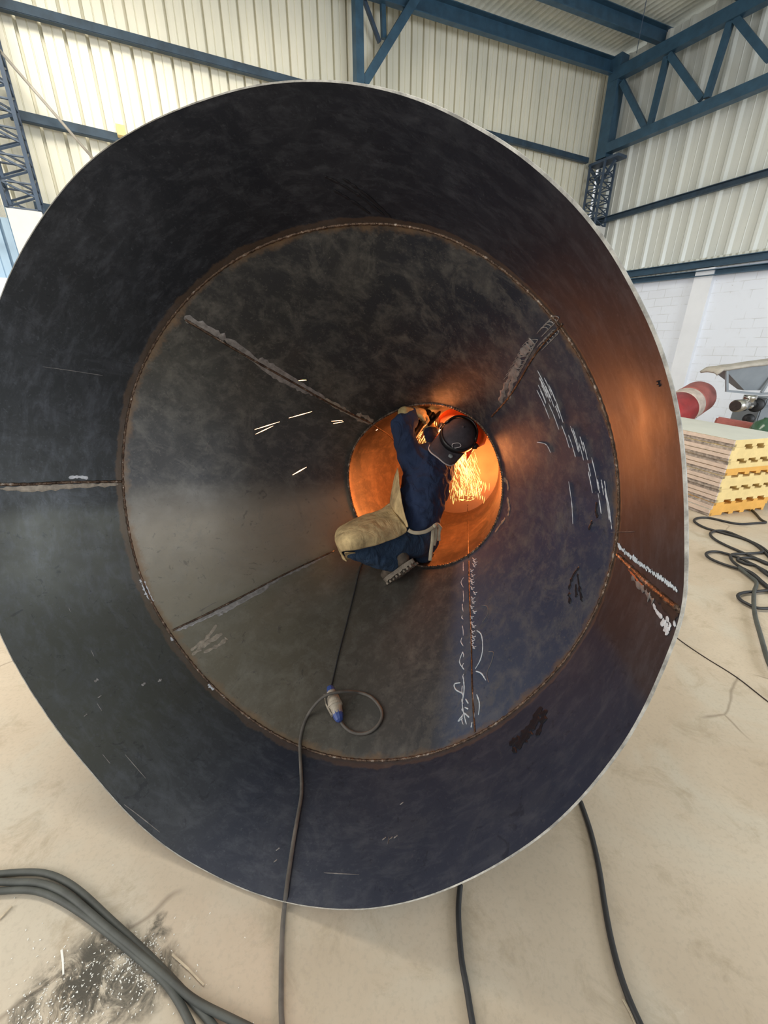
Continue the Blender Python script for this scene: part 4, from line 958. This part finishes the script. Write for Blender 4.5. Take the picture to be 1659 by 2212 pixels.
def strip(name, pts, w_, parent, nrm=None):
    ps = cr([P(*p) for p in pts], 6); bm = bmesh.new(); add_tube(bm, ps, w_ / 2, 8, flat=.28, nrm=[cam_vec(.1, .1, -1)] * len(ps)); bmesh.ops.recalc_face_normals(bm, faces=bm.faces[:])
    return obj(name, bm, M['strap'], parent, True)
M['strap'] = mat('beige_strap', (.52, .44, .31), .9, 0, .2, 40, .4, 200)
strip('waist_tie', [(882, 1145, 2.275), (892, 1150, 2.27), (905, 1151, 2.27), (920, 1148, 2.28), (934, 1140, 2.30), (941, 1134, 2.33)], .022, ap)
strip('tie_end', [(937, 1136, 2.31), (935, 1150, 2.31), (934, 1170, 2.32), (931, 1190, 2.33), (929, 1211, 2.34)], .021, ap)
strip('tie_end', [(941, 1135, 2.32), (941, 1150, 2.33), (940, 1165, 2.34), (937, 1178, 2.35)], .022, ap)
strip('tie_end', [(938, 1136, 2.32), (945, 1133, 2.33), (951, 1140, 2.34), (951, 1140, 2.34), (948, 1150, 2.34), (948, 1168, 2.35)], .022, ap)
bm = bmesh.new(); bmesh.ops.create_icosphere(bm, subdivisions=3, radius=.013, matrix=Matrix.Translation(P(939, 1136, 2.31))); obj('knot', bm, M['strap'], ap, True)

# cap --------------------------------------------------------
vs, fs = [], []
nu, nv = 36, 12
for j in range(nv + 1):
    ph = (j / nv) * math.radians(100)
    for i in range(nu):
        a = 2 * math.pi * i / nu; rr = math.sin(ph)
        vs.append(hd(math.cos(a) * .118 * rr, math.sin(a) * .106 * rr, .022 + .088 * math.cos(ph)))
for j in range(nv):
    for i in range(nu): fs.append((j * nu + i, j * nu + (i + 1) % nu, (j + 1) * nu + (i + 1) % nu, (j + 1) * nu + i))
cap = pyobj('cap', vs, fs, M['capcloth'], person, True); so = cap.modifiers.new('s', 'SOLIDIFY'); so.thickness = .004
bm = bmesh.new(); bmesh.ops.create_icosphere(bm, subdivisions=2, radius=.006, matrix=Matrix.Translation(hd(0, 0, .112))); obj('button', bm, M['capcloth'], cap, True)
# bill towards the nape, turned a little
BD = cam_vec(-.62, -.70, -.20); BD = (BD - HU * BD.dot(HU)).normalized(); BS = BD.cross(HU).normalized()
if BS.dot(cam_vec(1, 0, 0)) < 0: BS = -BS
vs, fs = [], []; nb = 16; edge = []
for i in range(nb + 1):
    q = -1 + 2 * i / nb
    a = q * 1.25
    pin = HC + BD * (math.cos(a) * .100) + BS * (math.sin(a) * .102) + HU * .012
    out_l = .205 * (1 - .22 * abs(q) ** 3.5); pout = HC + BD * (out_l if abs(q) < .93 else out_l * .9) + BS * (q * .094) + HU * (.012 - .030 * q * q - .012)
    for k in range(5): vs.append(pin.lerp(pout, k / 4))
    edge.append(pout)
for i in range(nb):
    for k in range(4): a_ = i * 5 + k; fs.append((a_, a_ + 1, a_ + 6, a_ + 5))
bill = pyobj('bill', vs, fs, M['capcloth'], cap, True); so = bill.modifiers.new('s', 'SOLIDIFY'); so.thickness = .004; so.offset = 0
tube_obj('bill_piping', cr(edge, 3), .0042, M['piping'], cap, 8)
# emblem: small diamond outline and a grey patch on the cap's back
def cp_(f, s_, up=.0):      # a point above the dome in the bill direction
    ph = f; v = BD * (math.sin(ph) * .124 * math.cos(s_)) + BS * (math.sin(ph) * .118 * math.sin(s_)); return HC + v + HU * (.022 + .094 * math.cos(ph) + up)
dm_ = [cp_(.95, .45, .004), cp_(1.15, .15, .004), cp_(1.35, .30, .004), cp_(1.12, .62, .004)]
tube_obj('emblem', cr(dm_, 3, True), .0022, M['piping'], cap, 6, closed=True)
c = HC + BD * .145 + BS * .050 + HU * .012; tube_obj('patch', [c - BD * .012, c, c + BD * .014], [.010, .015, .010], M['patch'], cap, 10, flat=.3, nrm=[HU] * 3)
# face shield: black headband, orange brow guard, clear visor
fs_ = empty('face_shield', HC, 'orange and black face shield worn over the cap of the worker', 'face shield')
def band(name, r0f, u0, u1, a0, a1, th, m, parent, n_=28, flare=0.0):
    vs, fs = [], []
    for i in range(n_ + 1):
        a = a0 + (a1 - a0) * i / n_
        for (rr, uu) in ((r0f, u0), (r0f + flare, u1), (r0f + flare + th, u1), (r0f + th, u0)):
            vs.append(hd(math.cos(a) * rr, math.sin(a) * rr * .88, uu))
    for i in range(n_):
        for k in range(4): a_ = i * 4 + k; b_ = i * 4 + (k + 1) % 4; fs.append((a_, b_, b_ + 4, a_ + 4))
    fs += [(0, 3, 2, 1), (n_ * 4, n_ * 4 + 1, n_ * 4 + 2, n_ * 4 + 3)]
    return pyobj(name, vs, fs, m, parent, True)
band('headband', .122, .014, .050, 0, math.pi * 2, .006, M['black'], fs_)
band('crown_strap', .116, .052, .082, -1.6, 1.6, .010, M['black'], fs_, flare=-.012)
band('brow_guard', .140, -.005, .070, -1.55, 1.55, .005, M['orangeplastic'], fs_, flare=.035)
for sg in (-1, 1):
    bm = bmesh.new(); q = hd(.0, sg * .108, .02); lathe(bm, q, q + HS * sg * .028, [(0, .020), (.5, .022), (1, .012)], 16); obj('pivot_knob', bm, M['black'], fs_, True)
s = N('clear_visor'); s.set(Base_Color=(1, .80, .55), Roughness=.08, Transmission_Weight=1.0, IOR=1.2); M['visor'] = s.m
band('visor', .150, -.19, .0, -1.25, 1.25, .002, M['visor'], fs_)
tube_obj('visor_rim', [hd(math.cos(a) * .151, math.sin(a) * .151 * .88, -.19) for a in [(-1.25 + 2.5 * i / 20) for i in range(21)]], .003, M['orangeplastic'], fs_, 6)
c = hd(-.03, -.118, .03); bm = bmesh.new(); bar(bm, c - HF * .02, c + HF * .02, .022, .003, HS); obj('label_tag', bm, M['piping'], fs_)

# grinder ----------------------------------------------------
ga, gb = P(903, 925, 2.56), P(926, 890, 2.62)
gr = empty('angle_grinder', ga, 'black angle grinder held against the throat weld by the worker', 'grinder')
bm = bmesh.new(); lathe(bm, ga - (gb - ga) * .9, gb, [(0, .024), (.1, .030), (.55, .028), (.62, .034), (.92, .036), (1, .025)], 24); obj('motor_body', bm, M['darkmetal'], gr, True)
gd = (gb - ga).normalized(); gn = cam_vec(.8, .15, .4); gn = (gn - gd * gn.dot(gd)).normalized()
bm = bmesh.new(); lathe(bm, gb + gn * .02 - gd * .01, gb + gn * .05 - gd * .01, [(0, .028), (.6, .03), (1, .02)], 20); obj('gear_head', bm, M['darkmetal'], gr, True)
bm = bmesh.new(); lathe(bm, gb + gn * .052 - gd * .01, gb + gn * .058 - gd * .01, [(0, .062), (1, .062)], 40); obj('disc', bm, M['scale'], gr)
bm = bmesh.new(); lathe(bm, gb - gn.cross(gd) * .12, gb - gn.cross(gd) * .03, [(0, .014), (.8, .016), (1, .012)], 16); obj('side_handle', bm, M['black'], gr, True)

# ------------------------------------------------------------ sparks (they are the light in the throat)
random.seed(21)
bm = bmesh.new()
def sliver(bm, a, b, r):
    mid = a.lerp(b, .5); add_tube(bm, [a, mid, b], [r * .35, r, r * .3], 4)
def pth(a, b, f): return a.lerp(b, f)
src = (932, 888, 2.66)
for k in range(150):   # fan behind the visor towards the lower left
    x = random.uniform(900, 955); y = random.uniform(890, 985); f = random.random() ** .5
    tx = random.gauss(915, 14); ty = random.uniform(930, 1010)
    f0 = random.random(); x0 = 940 + (tx - 940) * f0; y0 = 885 + (ty - 885) * f0; L_ = random.uniform(6, 18); dn = math.hypot(tx - 940, ty - 885)
    sliver(bm, P(x0, y0, 2.9), P(x0 + (tx - 940) / dn * L_, y0 + (ty - 885) / dn * L_, 2.9), random.uniform(.0008, .0018))
for k in range(430):  # main stream behind the head swirling in the throat
    f = random.random(); ccx = 985 + 42 * f - 14 * f * f * 1.6; ccy = 958 + 112 * f
    x = random.gauss(ccx + 3, 9 + 13 * f); y = ccy + random.gauss(0, 7); ang = math.radians(70 + random.gauss(0, 9) + 30 * max(0, f - .6) * 2.5)
    L_ = random.uniform(7, 28) * (1 - .35 * f); t_ = random.uniform(2.85, 3.2)
    sliver(bm, P(x, y, t_), P(x + math.cos(ang) * L_, y + math.sin(ang) * L_, t_ + .02), random.uniform(.0006, .0016))
for k in range(110):   # arc hugging the throat top
    a = math.radians(random.uniform(-122, -25)); rr = random.gauss(1.0, .03)
    x, y = 955 + 98 * rr * math.cos(a), 975 + 96 * rr * math.sin(a); a2 = a + random.uniform(.06, .22)
    sliver(bm, P(x, y, 2.75), P(955 + 98 * rr * math.cos(a2), 975 + 96 * rr * math.sin(a2), 2.78), random.uniform(.0006, .0013))
for k in range(60):   # curl at the bottom and strays
    a = math.radians(random.uniform(-20, 110)); rr = random.uniform(.6, 1.05); x, y = 1005 + 38 * rr * math.cos(a), 1045 + 38 * rr * math.sin(a); a2 = a + random.uniform(.1, .35)
    sliver(bm, P(x, y, 3.0), P(1005 + 38 * rr * math.cos(a2), 1045 + 38 * rr * math.sin(a2), 3.0), random.uniform(.0006, .0012))
tag(obj('spark_shower', bm, M['spark']), 'dense shower of orange grinding sparks pouring behind the worker head', 'sparks', kind='stuff')
stray = [((740, 795), (778, 809), 2.2), ((803, 817), (813, 818), 2.4), ((850, 850), (858, 858), 2.6), ((818, 875), (831, 877), 2.5), ((645, 822), (662, 821), 2.0), ((624, 903), (674, 889), 2.0), ((550, 928), (604, 911), 1.9), ((552, 938), (590, 920), 1.9), ((716, 910), (740, 908), 2.2), ((720, 915), (742, 911), 2.2), ((632, 1026), (662, 1009), 2.0), ((1067, 1205), (1075, 1198), 2.3), ((881, 862), (888, 875), 2.6), ((812, 930), (816, 927), 2.5)]
labs = ['bright spark streak highest in the dark upper cone', 'tiny spark right of the highest streak', 'small slanting spark above the glove', 'short white spark left of the glove', 'short spark over the upper left seam', 'long thin spark left of the worker arm', 'upper of the two crossing sparks farthest left', 'lower of the two crossing sparks farthest left', 'upper of the paired sparks near the throat weld', 'lower of the paired sparks near the throat weld', 'thick white spark lowest on the left', 'lone spark at the lower right of the throat', 'thin spark rising above the glove', 'tiny spark inside the left throat edge']
for (a, b, t_), lab in zip(stray, labs):
    bm = bmesh.new(); sliver(bm, P(*a, t_), P(*b, t_), .0032 if 'white' in lab else .0022); tag(obj('flying_spark', bm, M['spark2']), lab, 'spark', 'stray sparks in the duct')
def glow(name, loc, e, r, col=(1.0, .30, .08)):
    d = bpy.data.lights.new(name, 'POINT'); d.energy = e; d.color = col; d.shadow_soft_size = r; o = bpy.data.objects.new(name, d); C.objects.link(o); o.location = loc
glow('spark_light', P(1024, 992, 2.86), 66, .14)
glow('contact_light', P(952, 884, 2.40), 2.2, .10)
